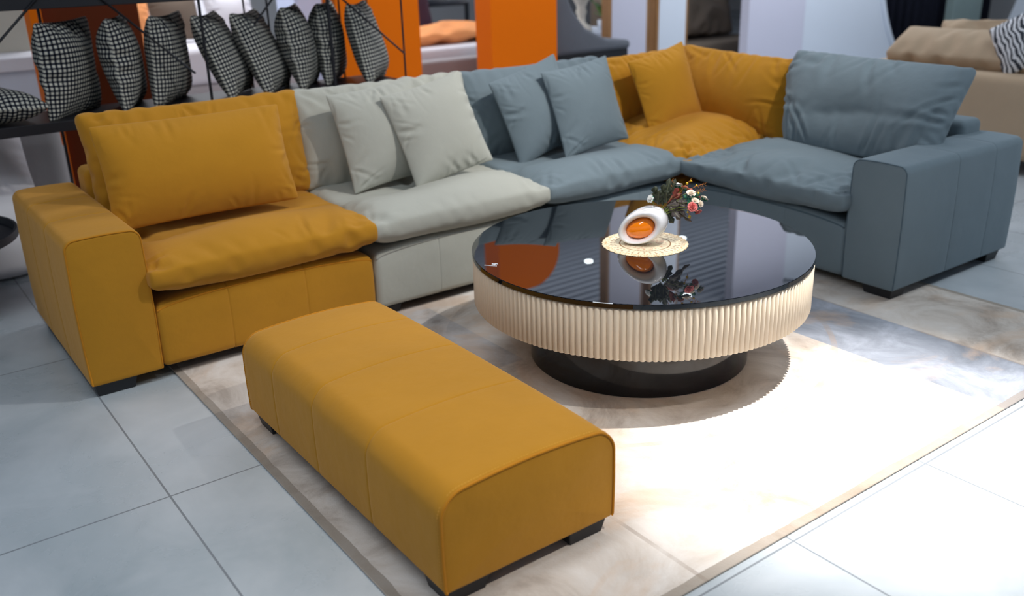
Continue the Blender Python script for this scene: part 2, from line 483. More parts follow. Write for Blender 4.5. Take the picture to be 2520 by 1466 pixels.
def foot(parent, x0, x1, y0, y1, z1=.06, name='foot', z0=.0):
    """black block foot, a little narrower at the floor"""
    t = .012
    V = [(x0+t, y0+t, z0), (x1-t, y0+t, z0), (x1-t, y1-t, z0), (x0+t, y1-t, z0), (x0, y0, z1), (x1, y0, z1), (x1, y1, z1), (x0, y1, z1)]
    b = MB().add(V, [(0, 3, 2, 1), (4, 5, 6, 7), (0, 1, 5, 4), (1, 2, 6, 5), (2, 3, 7, 6), (3, 0, 4, 7)])
    return b.build(name, M['leg'], parent, bevel=.003)

# ---------------------------------------------------------------- the sofa (left run along x, right run along -y)
TA, W, D, ZB, HA, HF = .2673, .948, .978, .052, .62, .70
XR = TA+3*W                                # front plane of the right run
WR = 1.0533

def base_disp(x0, x1, y0, y1, ztop, crown, front='y'):
    def f(Q, n):
        o = np.zeros_like(Q)
        u = np.clip((Q[:, 0]-x0)/(x1-x0), 0, 1); v = np.clip((Q[:, 1]-y0)/(y1-y0), 0, 1)
        top = np.clip((Q[:, 2]-ZB)/(ztop-ZB)*2-1, 0, 1)
        if front == 'y': o[:, 2] += crown*(4*u*(1-u))**.5*top
        else: o[:, 2] += crown*(4*v*(1-v))**.5*top
        mid = np.clip((Q[:, 2]-ZB)/(ztop-ZB), 0, 1); mid = 4*mid*(1-mid)
        if front == 'y': o[:, 1] -= .008*mid*(np.abs(Q[:, 1]-y0) < .03)
        else: o[:, 0] -= .008*mid*(np.abs(Q[:, 0]-x0) < .03)
        return o
    return f

def seat_base(root, x0, x1, y0, y1, key, seams, front='y', ztop=.30, crown=.045, name='base'):
    sm = (tuple(seams), (), ()) if front == 'y' else ((), tuple(seams), ())
    V, F = rbox((x0, y0, ZB), (x1, y1, ztop), .030, base_disp(x0, x1, y0, y1, ztop, crown, front), .045, sm)
    o = mk(name, V, F, M[key], root)
    # piping along the front top edge
    b = MB(); P = []
    for t in np.linspace(.012, .988, 40):
        c = crown*(4*t*(1-t))**.5
        if front == 'y': P.append((x0+(x1-x0)*t, y0+.003, ztop-.020+c))
        else: P.append((x0+.003, y0+(y1-y0)*t, ztop-.020+c))
    b.tube(P, .0038, 8).build('piping', M[key+'_seam'] if key+'_seam' in M else M[key], o, smooth=True)
    return o

def back_frame(root, lo, hi, key):
    V, F = rbox(lo, hi, .035, None, .08); return mk('backrest_frame', V, F, M[key], root)

def clampbox(x=None, y=None, z=None):
    def f(P, t):
        if x: np.clip(P[:, 0], x[0], x[1], out=P[:, 0])
        if y: np.clip(P[:, 1], y[0], y[1], out=P[:, 1])
        if z: np.clip(P[:, 2], z[0], z[1], out=P[:, 2])
    return f

def seat_clamp(w, d, crease):
    """neighbours squeeze the sides, the base carries it; a stitched channel leaves a fat roll in front and a flatter rear"""
    def f(P, t):
        np.clip(P[:, 0], -w/2-.004, w/2+.004, out=P[:, 0])
        P[:, 2] = np.maximum(P[:, 2], -.082)
        if crease is not None:
            y = P[:, 1]-crease-.02*np.sin(P[:, 0]*4)
            lim = np.where(y > 0, .050+.02*np.clip(y/.3, 0, 1), .050+.9*np.clip(-y, 0, .2))
            m = (y > -.1)
            P[m, 2] = np.minimum(P[m, 2], lim[m])
    return f

def seat_mesh(w, d, vol, seed, crease=-.04, t=.07, **k):
    k.setdefault('folds', (40, .008, .07, .22, .013))
    return soft(w, d, t, 46, 38, 4, vol, seed, steps=130, seam=.995, clamp=seat_clamp(w, d, crease), grav=.0002, k=.005, slack=1.03, bend=.3, concave=.012, blunt=.012, **k)

def put(V, R=None, loc=(0, 0, 0)):
    V = np.asarray(V)
    if R is not None: V = V@np.asarray(R).T
    return V+np.asarray(loc)

def frame3(ex, ey, ez): return np.stack([ex, ey, ez], 1)   # columns: local x, y, z in the world

print('cushions ...')
import time; _t0 = time.time()
SEAT_A = seat_mesh(.965, .80, .116, 3)
SEAT_B = seat_mesh(.965, .80, .120, 8)
SEAT_C = seat_mesh(.955, .80, .118, 21)
SEAT_R = seat_mesh(1.03, .80, .128, 34, crease=None, folds=(60, .013, .12, .38, .017))
SEAT_K = soft(.96, .96, .07, 44, 44, 4, .155, 5, steps=130, clamp=clampbox(z=(-.06, .3)), k=.005, slack=1.04, bend=.2, concave=.0, blunt=.04, folds=(130, .016, .10, .30, .013))
def back_clamp(dz):
    def f(P, t):
        P[:, 2] = np.maximum(P[:, 2], -dz)          # lies against the backrest frame
    return f
BF = (40, .008, .07, .24, .013)
SB = dict(bend=.3, slack=1.026)
BACK_A = soft(.975, .475, .07, 46, 26, 3, .076, 11, clamp=back_clamp(.075), folds=BF, concave=.03, blunt=.03, **SB)
BACK_B = soft(.975, .475, .07, 46, 26, 3, .072, 12, clamp=back_clamp(.075), folds=BF, concave=.03, blunt=.03, **SB)
def sag(P, t):
    # the filling has slumped: a deep sideways fold in the lower third
    y = P[:, 1]+.10-.05*np.sin(P[:, 0]*3.2+.6); g = np.exp(-(y/.035)**2)*np.clip(1-((P[:, 0]+.05)/.42)**2, 0, 1)
    lim = .135-.060*g
    m = (P[:, 2] > 0) & (g > .05); P[m, 2] = np.minimum(P[m, 2], lim[m])
def narrow(P):
    P = P.copy(); t = np.clip((.10-P[:, 1])/.36, 0, 1); m = np.clip(-P[:, 0]/.52, 0, 1); P[:, 0] += .17*t*m; return P
BACK_R = soft(1.02, .53, .05, 50, 28, 3, .098, 17, clamp=sag, concave=.03, blunt=.03, folds=(46, .011, .10, .36, .019), trim=narrow, **SB)
BACK_K = soft(.86, .465, .05, 40, 26, 3, .064, 19, concave=.03, folds=(46, .009, .08, .25, .014), **SB)
LUMB = soft(.80, .43, .006, 46, 26, 1, .042, 23, concave=.035, slack=1.03, bend=.2, folds=(34, .006, .06, .18, .011))
THROW_A = soft(.47, .47, .006, 32, 32, 1, .0225, 31, concave=.05, blunt=.0, slack=1.035, bend=.2, folds=(30, .008, .05, .16, .010))
THROW_B = soft(.47, .47, .006, 32, 32, 1, .0235, 37, concave=.045, blunt=.0, slack=1.038, bend=.2, folds=(26, .008, .05, .16, .010))
CHECK_A = soft(.48, .48, .006, 24, 24, 1, .026, 41, concave=.05, slack=1.07, bend=.2, folds=(20, .006, .05, .15, .012))
CHECK_B = soft(.48, .48, .006, 24, 24, 1, .023, 43, concave=.07, slack=1.07, bend=.2, folds=(26, .010, .05, .2, .014))
print('cushions done', round(time.time()-_t0, 1))

def soft_part(name, S_, R, loc, key, parent=None, sub=1):
    V, F, uv = S_
    o = mk(name, put(V, R, loc), F, M[key], parent, True, uv); return o

I3 = np.eye(3)
def back_R(lean, roll=0, facing='y'):
    """cushion local x = width, y = height, z = thickness towards the sitter"""
    a = math.radians(lean)
    if facing == 'y':   # sitter looks to -y
        ex = np.array([1, 0, 0.]); ez = np.array([0, -math.cos(a), math.sin(a)])
    else:               # sitter looks to -x
        ex = np.array([0, -1, 0.]); ez = np.array([-math.cos(a), 0, math.sin(a)])
    ey = np.cross(ez, ex)
    R = frame3(ex, ey, ez)
    return R@rotm('Z', roll)

# --- section with the left armrest, mustard
s1 = thing('sofa_section', 'mustard yellow sofa section with an armrest at the left end, nearest the long ottoman', 'sofa section', (TA+W/2, D/2, 0), group='sections of the corner sofa')
def rel(root, o):
    """parts are modelled in room coordinates; hand them to a root standing at its base"""
    for ch in [c for c in C.objects if c.parent is root]:
        ch.matrix_parent_inverse = Matrix.Translation(-root.location)
loop = loop_rr(0, TA, ZB, HA, .034, .012, .006, .006)
V, F = loft(loop, 0, D+.02, lambda a, b, s_: (a, s_, b), seams=(.33, .66), edge=.006, bulge=.012)
arm = fixn(mk('armrest', V, F, M['mustard'], s1))
b = MB(); n0 = 12
P = [(a, .001, c) for a, c in loop_rr(.003, TA-.003, ZB, HA-.003, .034, .012, .006, .005)][3+0:]
P = [q for q in P if q[2] > ZB+.004]
i0 = max(range(len(P)), key=lambda i: (Vector(P[i])-Vector(P[i-1])).length); P = P[i0:]+P[:i0]
b.tube(P, .0032, 8).build('piping', M['mustard_seam'], arm, smooth=True)
seat_base(s1, TA+.001, TA+W-.002, 0, D-.02, 'mustard', (TA+.29, TA+.62))
back_frame(s1, (TA+.004, D-.17, ZB), (TA+W-.002, D, HF), 'mustard')
soft_part('seat_cushion', SEAT_A, I3, (TA+W/2+.005, .355, .425), 'mustard', s1)
soft_part('back_cushion', BACK_A, back_R(10), (TA+W/2+.01, .69, .716), 'mustard', s1)
foot(s1, .01, .17, .012, .10); foot(s1, .01, .12, D-.14, D-.02); foot(s1, TA+W-.14, TA+W-.01, .03, .12)
MB().box((TA+.02, .03, .045), (TA+W-.02, D-.03, .056)).build('underside', M['dark'], s1)
rel(s1, None)

# --- middle section, grey
s2 = thing('sofa_section', 'light grey armless sofa section between the mustard and the blue sections', 'sofa section', (TA+1.5*W, D/2, 0), group='sections of the corner sofa')
seat_base(s2, TA+W+.002, TA+2*W-.002, 0, D-.02, 'grey', (TA+W+.33, TA+W+.64))
back_frame(s2, (TA+W+.002, D-.17, ZB), (TA+2*W-.002, D, HF), 'grey')
soft_part('seat_cushion', SEAT_B, I3, (TA+1.5*W, .355, .425), 'grey', s2)
soft_part('back_cushion', BACK_B, back_R(10), (TA+1.5*W, .69, .712), 'grey', s2)
foot(s2, TA+W+.02, TA+W+.14, .03, .12); foot(s2, TA+2*W-.14, TA+2*W-.02, .03, .12)
MB().box((TA+W+.02, .03, .045), (TA+2*W-.02, D-.03, .056)).build('underside', M['dark'], s2)
rel(s2, None)

# --- third section, blue
s3 = thing('sofa_section', 'slate blue armless sofa section between the grey section and the mustard corner', 'sofa section', (TA+2.5*W, D/2, 0), group='sections of the corner sofa')
seat_base(s3, TA+2*W+.002, TA+3*W-.002, 0, D-.02, 'blue', (TA+2*W+.33, TA+2*W+.64))
back_frame(s3, (TA+2*W+.002, D-.17, ZB), (TA+3*W-.002, D, HF), 'blue')
soft_part('seat_cushion', SEAT_C, I3, (TA+2.5*W, .355, .425), 'blue', s3)
soft_part('back_cushion', BACK_A, back_R(10)@np.diag([-1, 1, 1.])@rotm('Z', 0), (TA+2.5*W, .69, .705), 'blue', s3)
foot(s3, TA+2*W+.02, TA+2*W+.14, .03, .12); foot(s3, TA+3*W-.14, TA+3*W-.02, .03, .12)
MB().box((TA+2*W+.02, .03, .045), (TA+3*W-.02, D-.03, .056)).build('underside', M['dark'], s3)
rel(s3, None)

# --- corner section, mustard
s4 = thing('sofa_section', 'mustard yellow corner section of the sofa with a puffed pleated seat cushion', 'sofa section', (XR+D/2, D/2, 0), group='sections of the corner sofa')
seat_base(s4, XR+.004, XR+D, .0, D, 'mustard', (), ztop=.33, crown=.01)
back_frame(s4, (XR+.004, D-.17, ZB), (XR+D, D+.002, HF), 'mustard')
back_frame(s4, (XR+D-.17, .004, ZB), (XR+D, D-.16, HF-.001), 'mustard')
soft_part('seat_cushion', SEAT_K, rotm('Z', 0), (XR+.43, .41, .425), 'mustard', s4)
soft_part('back_cushion', BACK_K, back_R(10)@rotm('Z', 1), (XR+.37, .70, .700), 'mustard', s4)
soft_part('back_cushion', BACK_K, back_R(10, 0, 'x')@rotm('Z', -2), (XR+.70, .27, .705), 'mustard', s4)
foot(s4, XR+.03, XR+.13, .03, .12); foot(s4, XR+D-.14, XR+D-.02, D-.14, D-.02)
rel(s4, None)

# --- right section with armrest, blue
s5 = thing('sofa_section', 'slate blue sofa section with an armrest at the right end, beyond the round table', 'sofa section', (XR+D/2, -WR/2, 0), group='sections of the corner sofa')
loop = loop_rr(-WR-TA, -WR, ZB, HA, .034, .012, .006, .006)
V, F = loft(loop, XR, XR+D+.01, lambda a, b_, s_: (s_, a, b_), seams=(XR+.42, XR+.74), edge=.006, bulge=.010)
arm = fixn(mk('armrest', V, F, M['blue'], s5))
P = [(XR+.001, a, c) for a, c in loop_rr(-WR-TA+.003, -WR-.003, ZB, HA-.003, .034, .012, .006, .005) if c > ZB+.004]
i0 = max(range(len(P)), key=lambda i: (Vector(P[i])-Vector(P[i-1])).length); P = P[i0:]+P[:i0]
MB().tube(P, .0028, 8).build('piping', M['blue_seam'], arm, smooth=True)
seat_base(s5, XR, XR+D-.02, -WR+.001, -.002, 'blue', (-.70, -.36), front='x')
back_frame(s5, (XR+D-.17, -WR+.004-.06, ZB), (XR+D+.01, -.002, HF-.01), 'blue')
Rz = frame3(np.array([0, -1, 0.]), np.array([1., 0, 0]), np.array([0, 0, 1.]))
soft_part('seat_cushion', SEAT_R, Rz, (XR+.345, -WR/2-.02, .425), 'blue', s5)
soft_part('back_cushion', BACK_R, back_R(31, 0, 'x')@rotm('Z', -1), (XR+.60, -WR/2-.13, .735), 'blue', s5)
foot(s5, XR+.012, XR+.13, -WR-TA+.012, -WR-TA+.17); foot(s5, XR+D-.14, XR+D-.02, -WR-TA+.012, -WR-TA+.12)
MB().box((XR+.03, -WR-.2, .045), (XR+D-.03, -.03, .056)).build('underside', M['dark'], s5)
rel(s5, None)

# ---------------------------------------------------------------- throw pillows (all with local x = width, y = height, z = thickness)
def pillow(name, S_, key, loc, R, label, group, flip=False, cat='cushion'):
    V, F, uv = S_
    o = mk(name, V, F, M[key], None, True, uv)
    o.matrix_world = Matrix.Translation(loc) @ Matrix([list(map(float, r_)) for r_ in R]).to_4x4()
    return tag(o, label, cat, group)

pillow('lumbar_cushion', LUMB, 'mustard', (.655, .43, .728), back_R(17, 0),
       'wide mustard yellow lumbar cushion leaning on the mustard back cushion', 'throw cushions on the sofa')
pillow('throw_cushion', THROW_A, 'grey', (1.56, .47, .73), back_R(16, -5)@rotm('Z', 10),
       'light grey square cushion half hidden behind another grey cushion', 'throw cushions on the sofa')
pillow('throw_cushion', THROW_B, 'grey', (1.80, .36, .735), back_R(20, 0)@rotm('Z', 10),
       'light grey square cushion standing in front of the other grey cushion', 'throw cushions on the sofa')
pillow('throw_cushion', THROW_B, 'blue', (2.50, .48, .73), back_R(14, 0)@rotm('Z', 14),
       'slate blue square cushion half hidden behind another blue cushion', 'throw cushions on the sofa')
pillow('throw_cushion', THROW_A, 'blue', (2.74, .36, .735), back_R(18, 0)@rotm('Z', 6),
       'slate blue square cushion standing in front of the other blue cushion', 'throw cushions on the sofa')
pillow('throw_cushion', THROW_A, 'mustard', (3.45, .46, .735), back_R(16, 0)@rotm('Z', 10),
       'mustard yellow square cushion leaning in the corner of the sofa', 'throw cushions on the sofa')

# ---------------------------------------------------------------- ottoman
ot = thing('ottoman', 'long mustard yellow ottoman bench with rounded top standing on the rug', 'ottoman', (.676, -1.205, 0))
loop = loop_rr(-.278, .278, ZB+.008, .338, .062, .014, .018, .004, n=10)
V, F = loft(loop, -.633, .633, lambda a, b_, s_: (a, s_, b_), seams=(-.26, .08, .38), edge=.006, bulge=.012, droop=.016, step=.04)
body = fixn(mk('body', V, F, M['mustard'], ot))
for s_, y in ((-1, -.634), (1, .634)):
    P = [(a, y, c) for a, c in loop_rr(-.276, .276, ZB+.008, .336, .062, .014, .018, .003, n=10) if c > ZB+.012]
    i0 = max(range(len(P)), key=lambda i: (Vector(P[i])-Vector(P[i-1])).length); P = P[i0:]+P[:i0]
    MB().tube(P, .0040, 8).build('piping', M['mustard_seam'], body, smooth=True)
    sb = MB(); L_ = 0
    Q = [(a, y-s_*.011, c) for a, c in loop_rr(-.2795, .2795, ZB+.008, .3395, .062, .014, .018, .003, n=10) if c > ZB+.012]
    Q = Q[i0:]+Q[:i0]; Q = [Vector(q) for q in Q]
    for a, b_ in zip(Q[:-1], Q[1:]):
        d_ = (b_-a).length; t = -L_ % .009
        while t+.005 < d_: sb.tube([a.lerp(b_, t/d_), a.lerp(b_, (t+.005)/d_)], .0009, 4); t += .009
        L_ += d_
    sb.build('stitching', M['thread'], body)
for x0, x1 in ((-.268, -.13), (.13, .268)):
    for y0, y1 in ((-.622, -.50), (.50, .622)): foot(ot, x0, x1, y0, y1, .068, z0=.007)
MB().box((-.25, -.60, .052), (.25, .60, .066)).build('underside', M['dark'], ot)

# ---------------------------------------------------------------- room
def tile_mat():
    n = N('grey marbled floor tiles'); s = n.sep(n.pos())
    fx = n.math('FRACT', n.math('DIVIDE', n.math('SUBTRACT', s[0], .02-.65*20), .65))
    fy = n.math('FRACT', n.math('DIVIDE', n.math('SUBTRACT', s[1], -.845-1.33*20), 1.33))
    gx = n.math('GREATER_THAN', n.math('ABSOLUTE', n.math('SUBTRACT', fx, .5)), .5-.0032/.65)
    gy = n.math('GREATER_THAN', n.math('ABSOLUTE', n.math('SUBTRACT', fy, .5)), .5-.0032/1.33)
    g = n.math('MAXIMUM', gx, gy)
    a = n.noise(1.1, 5, .6, n.pos(), .3); v = n.noise(2.4, 6, .6, n.pos(), .5)
    base = n.ramp(a, (.3, lin((158, 169, 175))), (.7, lin((186, 193, 199))))
    base = n.mix(n.ramp(v, (.45, (0, 0, 0)), (.7, (.5, .5, .5))), base, lin((204, 209, 214)))
    n.P('Base Color', n.mix(g, base, lin((128, 134, 140)))).P('Roughness', n.ramp(v, (.3, (.24,)*3), (.7, (.34,)*3)))
    n.bump(n.math('SUBTRACT', 1.0, g), .3, .003)
    return n.m
M['tile'] = tile_mat()
fl = MB().add([(-9, -9, 0), (22, -9, 0), (22, 16, 0), (-9, 16, 0)], [(0, 1, 2, 3)])
tag(fl.build('floor', M['tile']), kind='structure')

# ceiling of dark slats running along x, with plasterboard above
M['slat'] = plain('grey ceiling slats', (206, 214, 228), .6, var=.03)
M['void'] = plain('dark ceiling void', (40, 46, 58), .9)
b = MB().box((-9, -9, HC+.16), (22, 16, HC+.2)); tag(b.build('ceiling', M['void']), kind='structure')
b = MB()
for i in range(150):
    y = -8+i*.16; b.box((-9, y, HC), (22, y+.08, HC+.08))
tag(b.build('ceiling', M['slat']), kind='structure')

# far walls of the hall
M['farwall'] = plain('pale far wall', (188, 190, 192), .8, var=.03, vs=.6)
tag(MB().box((-9, 12, 0), (22, 12.15, HC+.2)).build('wall_back', M['farwall']), kind='structure')
tag(MB().box((17, -9, 0), (17.15, 12, HC+.2)).build('wall_right', M['farwall']), kind='structure')

# ---------------------------------------------------------------- rug
def rug_mat():
    n = N('beige and grey rug pile'); p = n.pos(); s = n.sep(p)
    cl = n.noise(3.2, 6, .68, p, .8); cl2 = n.noise(1.3, 5, .6, p, 1.5)
    beige = n.ramp(cl, (.32, lin((160, 146, 134))), (.5, lin((204, 194, 184))), (.68, lin((222, 216, 210))))
    grey = n.ramp(cl, (.3, lin((112, 118, 128))), (.5, lin((146, 152, 164))), (.7, lin((184, 190, 204))))
    def band(v, a, b_): return n.math('MULTIPLY', n.math('GREATER_THAN', v, a), n.math('LESS_THAN', v, b_))
    g = band(s[0], 2.50, 2.90)
    # inside of the rug left of the table is a cooler field
    g2 = n.math('MULTIPLY', band(s[0], 1.0, 1.46), n.math('LESS_THAN', n.math('ADD', s[1], 0.0), 2.0))
    g = n.math('MAXIMUM', g, n.math('MULTIPLY', n.math('MULTIPLY', g2, .4), n.math('GREATER_THAN', s[1], -.75)))
    col = n.mix(g, beige, grey)
    # warm clouds
    col = n.mix(n.ramp(cl2, (.52, (0, 0, 0)), (.62, (.45, .45, .45))), col, lin((206, 172, 140)))
    # carved lines: circle and band edges
    dx = n.math('SUBTRACT', s[0], 1.87); dy = n.math('SUBTRACT', s[1], -.67)
    rr = n.math('SQRT', n.math('ADD', n.math('MULTIPLY', dx, dx), n.math('MULTIPLY', dy, dy)))
    ln = n.math('LESS_THAN', n.math('ABSOLUTE', n.math('SUBTRACT', rr, 1.01)), .012)
    for v in (1.0, 2.9): ln = n.math('MAXIMUM', ln, n.math('LESS_THAN', n.math('ABSOLUTE', n.math('SUBTRACT', s[0], v)), .007))
    ln = n.math('MULTIPLY', ln, n.ramp(n.noise(6, 3, .5, p), (.35, (0,)*3), (.6, (.55,)*3)))
    col = n.mix(ln, col, lin((158, 142, 130)))
    # taupe border along the edge
    e = n.math('MINIMUM', n.math('SUBTRACT', s[0], .315), n.math('ADD', s[1], 2.15))
    e = n.math('MINIMUM', e, n.math('SUBTRACT', 3.45, s[0]))
    ed = n.math('LESS_THAN', e, n.math('ADD', .015, n.math('MULTIPLY', cl, .03)))
    col = n.mix(n.math('MULTIPLY', ed, .7), col, lin((134, 122, 108)))
    n.P('Base Color', col).P('Roughness', .95).P('Sheen Weight', .3)
    n.bump(n.noise(160, 2, .6, p), .3, .004)
    return n.m
M['rug'] = rug_mat()
rg = MB().box((.315, -2.15, .0008), (3.45, .75, .007)).build('rug', M['rug'], bevel=.002)
tag(rg, 'large beige rug with a grey band and a faint circle under the round table', 'rug')

# ---------------------------------------------------------------- round coffee table
TX, TY, TR, TH, BR = 1.8743, -.9713, .6564, .459, .4345
tb = thing('coffee_table', 'large round coffee table with black glass top and cream fluted skirt', 'coffee table', (TX, TY, 0))
n = N('black glass'); n.P('Base Color', (.004, .005, .007, 1)).P('Roughness', .01).P('IOR', 1.62).P('Specular IOR Level', .55); M['glass'] = n.m
n = N('cream lacquer'); f = n.noise(3, 3, .5, n.obj()); n.P('Base Color', n.mix(f, lin((214, 200, 178)), lin((222, 209, 190)))).P('Roughness', .45); M['cream'] = n.m
n = N('gloss black drum'); n.P('Base Color', (.008, .009, .012, 1)).P('Roughness', .06).P('IOR', 1.5); M['drum'] = n.m
MB().lathe([(.001, TH-.019), (TR-.003, TH-.019), (TR, TH-.017), (TR, TH-.002), (TR-.002, TH), (.001, TH)], 192).build('glass_top', M['glass'], tb, smooth=True, autosm=True)
NF = 186; seg = 8; V = []; F = []
zs = [(.252, -.004), (.256, 0), (TH-.027, 0), (TH-.022, -.003), (TH-.0192, -.008)]
nc = NF*seg
for z, dr in zs:
    for i in range(nc):
        a = 2*PI*i/nc; ph = (i % seg)/seg
        rr = TR-.010+.0085*math.sin(PI*ph)**.7+dr
        V.append((rr*math.cos(a), rr*math.sin(a), z))
for k_ in range(len(zs)-1):
    for i in range(nc): F.append((k_*nc+i, k_*nc+(i+1) % nc, (k_+1)*nc+(i+1) % nc, (k_+1)*nc+i))
F.append(tuple(range(nc))[::-1])
sk = mk('fluted_skirt', V, F, M['cream'], tb)
bm = bmesh.new(); bm.from_mesh(sk.data)
for e in bm.edges:
    if len(e.link_faces) == 2 and e.calc_face_angle(0) > math.radians(50): e.smooth = False
bm.to_mesh(sk.data); bm.free()
MB().lathe([(.001, .007), (BR-.003, .007), (BR, .010), (BR, .2515), (.001, .2515)], 128).build('drum_base', M['drum'], tb, smooth=True, autosm=True)
# small white maker's mark printed on the glass: a leaf-like sign over a line of lettering
M['print'] = plain('white print', (226, 228, 234), .5)
b = MB(); cx, cy = 1.279-TX, -.803-TY
ex = Vector((.60, -.80, 0)).normalized(); ey = Vector((.80, .60, 0)).normalized()
def dec(u, v): q = Vector((cx, cy, TH+.0004))+ex*u+ey*v; return q
for i in range(7):
    u = -.021+i*.007
    b.tube([dec(u, -.006), dec(u, .0)], .0009, 4); b.tube([dec(u, -.0), dec(u+.004, -.0)], .0007, 4)
    b.tube([dec(u+.004, -.006), dec(u+.004, .0)], .0007, 4)
b.tube([dec(.012+.011*math.cos(t)*1.0, .016+.006*math.sin(t)) for t in np.linspace(.3, 5.2, 14)], .0014, 5)
b.tube([dec(.006, .012), dec(.014, .017), dec(.022, .022)], .0012, 5)
b.build('printed_mark', M['print'], tb)

# ---------------------------------------------------------------- doily
def doily_mat():
    n = N('cream doily with gold lace'); s = n.sep(n.obj())
    r = n.math('SQRT', n.math('ADD', n.math('MULTIPLY', s[0], s[0]), n.math('MULTIPLY', s[1], s[1])))
    a = n.math('ARCTAN2', s[1], s[0])
    cream = lin((240, 226, 196)); gold = lin((196, 146, 74)); br = lin((150, 104, 54))
    nz = n.noise(260, 2, .6, n.obj())
    c = n.mix(0.0, cream, cream)
    zz = n.math('MULTIPLY', n.math('PINGPONG', n.math('MULTIPLY', a, 18/PI), .5), .018)
    edge = n.math('GREATER_THAN', n.math('SUBTRACT', r, zz), .137)
    c = n.mix(edge, c, n.mix(n.ramp(nz, (.42, (0,)*3), (.5, (1,)*3)), gold, cream))
    # two rows of small diamonds
    def dots(r0, k, half):
        u = n.math('ABSOLUTE', n.math('SUBTRACT', n.math('FRACT', n.math('MULTIPLY', a, k/(2*PI))), .5))
        v = n.math('ABSOLUTE', n.math('DIVIDE', n.math('SUBTRACT', r, r0), half))
        return n.math('LESS_THAN', n.math('ADD', n.math('MULTIPLY', u, 4.2), v), 1.0)
    c = n.mix(n.math('MULTIPLY', dots(.132, 36, .008), .75), c, br)
    c = n.mix(n.math('MULTIPLY', dots(.118, 36, .006), .75), c, br)
    ring = n.math('LESS_THAN', n.math('ABSOLUTE', n.math('SUBTRACT', r, .098)), n.math('ADD', .0015, n.math('MULTIPLY', n.math('PINGPONG', n.math('MULTIPLY', a, 9.0), .5), .004)))
    c = n.mix(ring, c, br)
    fl_ = n.math('MULTIPLY', n.math('LESS_THAN', r, .085), n.math('GREATER_THAN', n.noise(42, 4, .7, n.obj(), 1.5), .56))
    c = n.mix(n.math('MULTIPLY', fl_, .6), c, lin((196, 120, 84)))
    n.P('Base Color', c).P('Roughness', .7)
    return n.m
M['doily'] = doily_mat()
V = [(0, 0, .0018)]; F = []; nd = 288
rings = [.03, .06, .09, .12, .15, 1, 1.0]
for k_, q in enumerate(rings):
    for i in range(nd):
        a = 2*PI*i/nd; r_ = q if q < 1 else .163+.004*abs(math.sin(a*18))+.0012*abs(math.sin(a*54))
        V.append((r_*math.cos(a), r_*math.sin(a), .0018 if k_ < 6 else .0004))
for i in range(nd): F.append((0, 1+i, 1+(i+1) % nd))
for k_ in range(len(rings)-1):
    for i in range(nd): F.append((1+k_*nd+i, 1+(k_+1)*nd+i, 1+(k_+1)*nd+(i+1) % nd, 1+k_*nd+(i+1) % nd))
dl = mk('doily', V, F, M['doily'], None, False, loc=(1.888, -.985, TH))
tag(dl, 'round cream doily with gold lace edge lying on the black glass table', 'doily')

# ---------------------------------------------------------------- egg vase
n = N('white glazed ceramic'); n.P('Base Color', lin((236, 236, 240))).P('Roughness', .12).P('Coat Weight', .6).P('Coat Roughness', .04); M['ceramic'] = n.m
n = N('orange glazed ceramic'); n.P('Base Color', lin((255, 136, 0))).P('Roughness', .1).P('Coat Weight', .8).P('Coat Roughness', .03); M['yolk'] = n.m
VC = Vector((1.875, -.985, TH+.002))                          # foot of the vase on the doily
vd = Vector((CAM[0]-VC.x, CAM[1]-VC.y, 0)).normalized()       # the open side looks towards the seats' open side
vd = Matrix.Rotation(math.radians(-14), 3, 'Z') @ vd
vr = Vector((0, 0, 1)).cross(vd).normalized()                 # to the right as seen from the front
VR = Matrix(((vr.x, 0, vd.x), (vr.y, 0, vd.y), (0, 1, 0)))    # local (x right, y up, z front)
vs = thing('vase', 'white egg-shaped ceramic vase with an oval opening standing on the doily', 'vase', VC)
AO, BO = .102, .066                                            # outer half axes
tilt = math.radians(27); cyv = .0745
V = []; F = []; na, nb_ = 72, 28
for i in range(na):
    a = 2*PI*i/na
    ca, sa = math.cos(a), math.sin(a)
    ox, oy = AO*ca, BO*sa*(1.0+.10*ca)
    ix, iy = .056*ca-.008, .038*sa-.004
    for j in range(nb_):
        b_ = 2*PI*j/nb_
        m = (.5+.5*math.cos(b_))                                  # 1 outside, 0 at the hole
        dep = .046*math.sin(b_)
        # the back of the bowl swells more than the front
        if dep < 0: dep *= 1.15
        mm = m**.85
        x = ix+(ox-ix)*mm; y = iy+(oy-iy)*mm
        X = x*math.cos(tilt)-y*math.sin(tilt); Y = x*math.sin(tilt)+y*math.cos(tilt)
        Y = max(Y+cyv, .0+.0008*abs(dep)/.046) if Y+cyv < .002 else Y+cyv
        V.append(VR@Vector((X, Y, dep)))
for i in range(na):
    for j in range(nb_): F.append((i*nb_+j, ((i+1) % na)*nb_+j, ((i+1) % na)*nb_+(j+1) % nb_, i*nb_+(j+1) % nb_))
vb = fixn(mk('body', V, F, M['ceramic'], vs)); subsurf(vb)
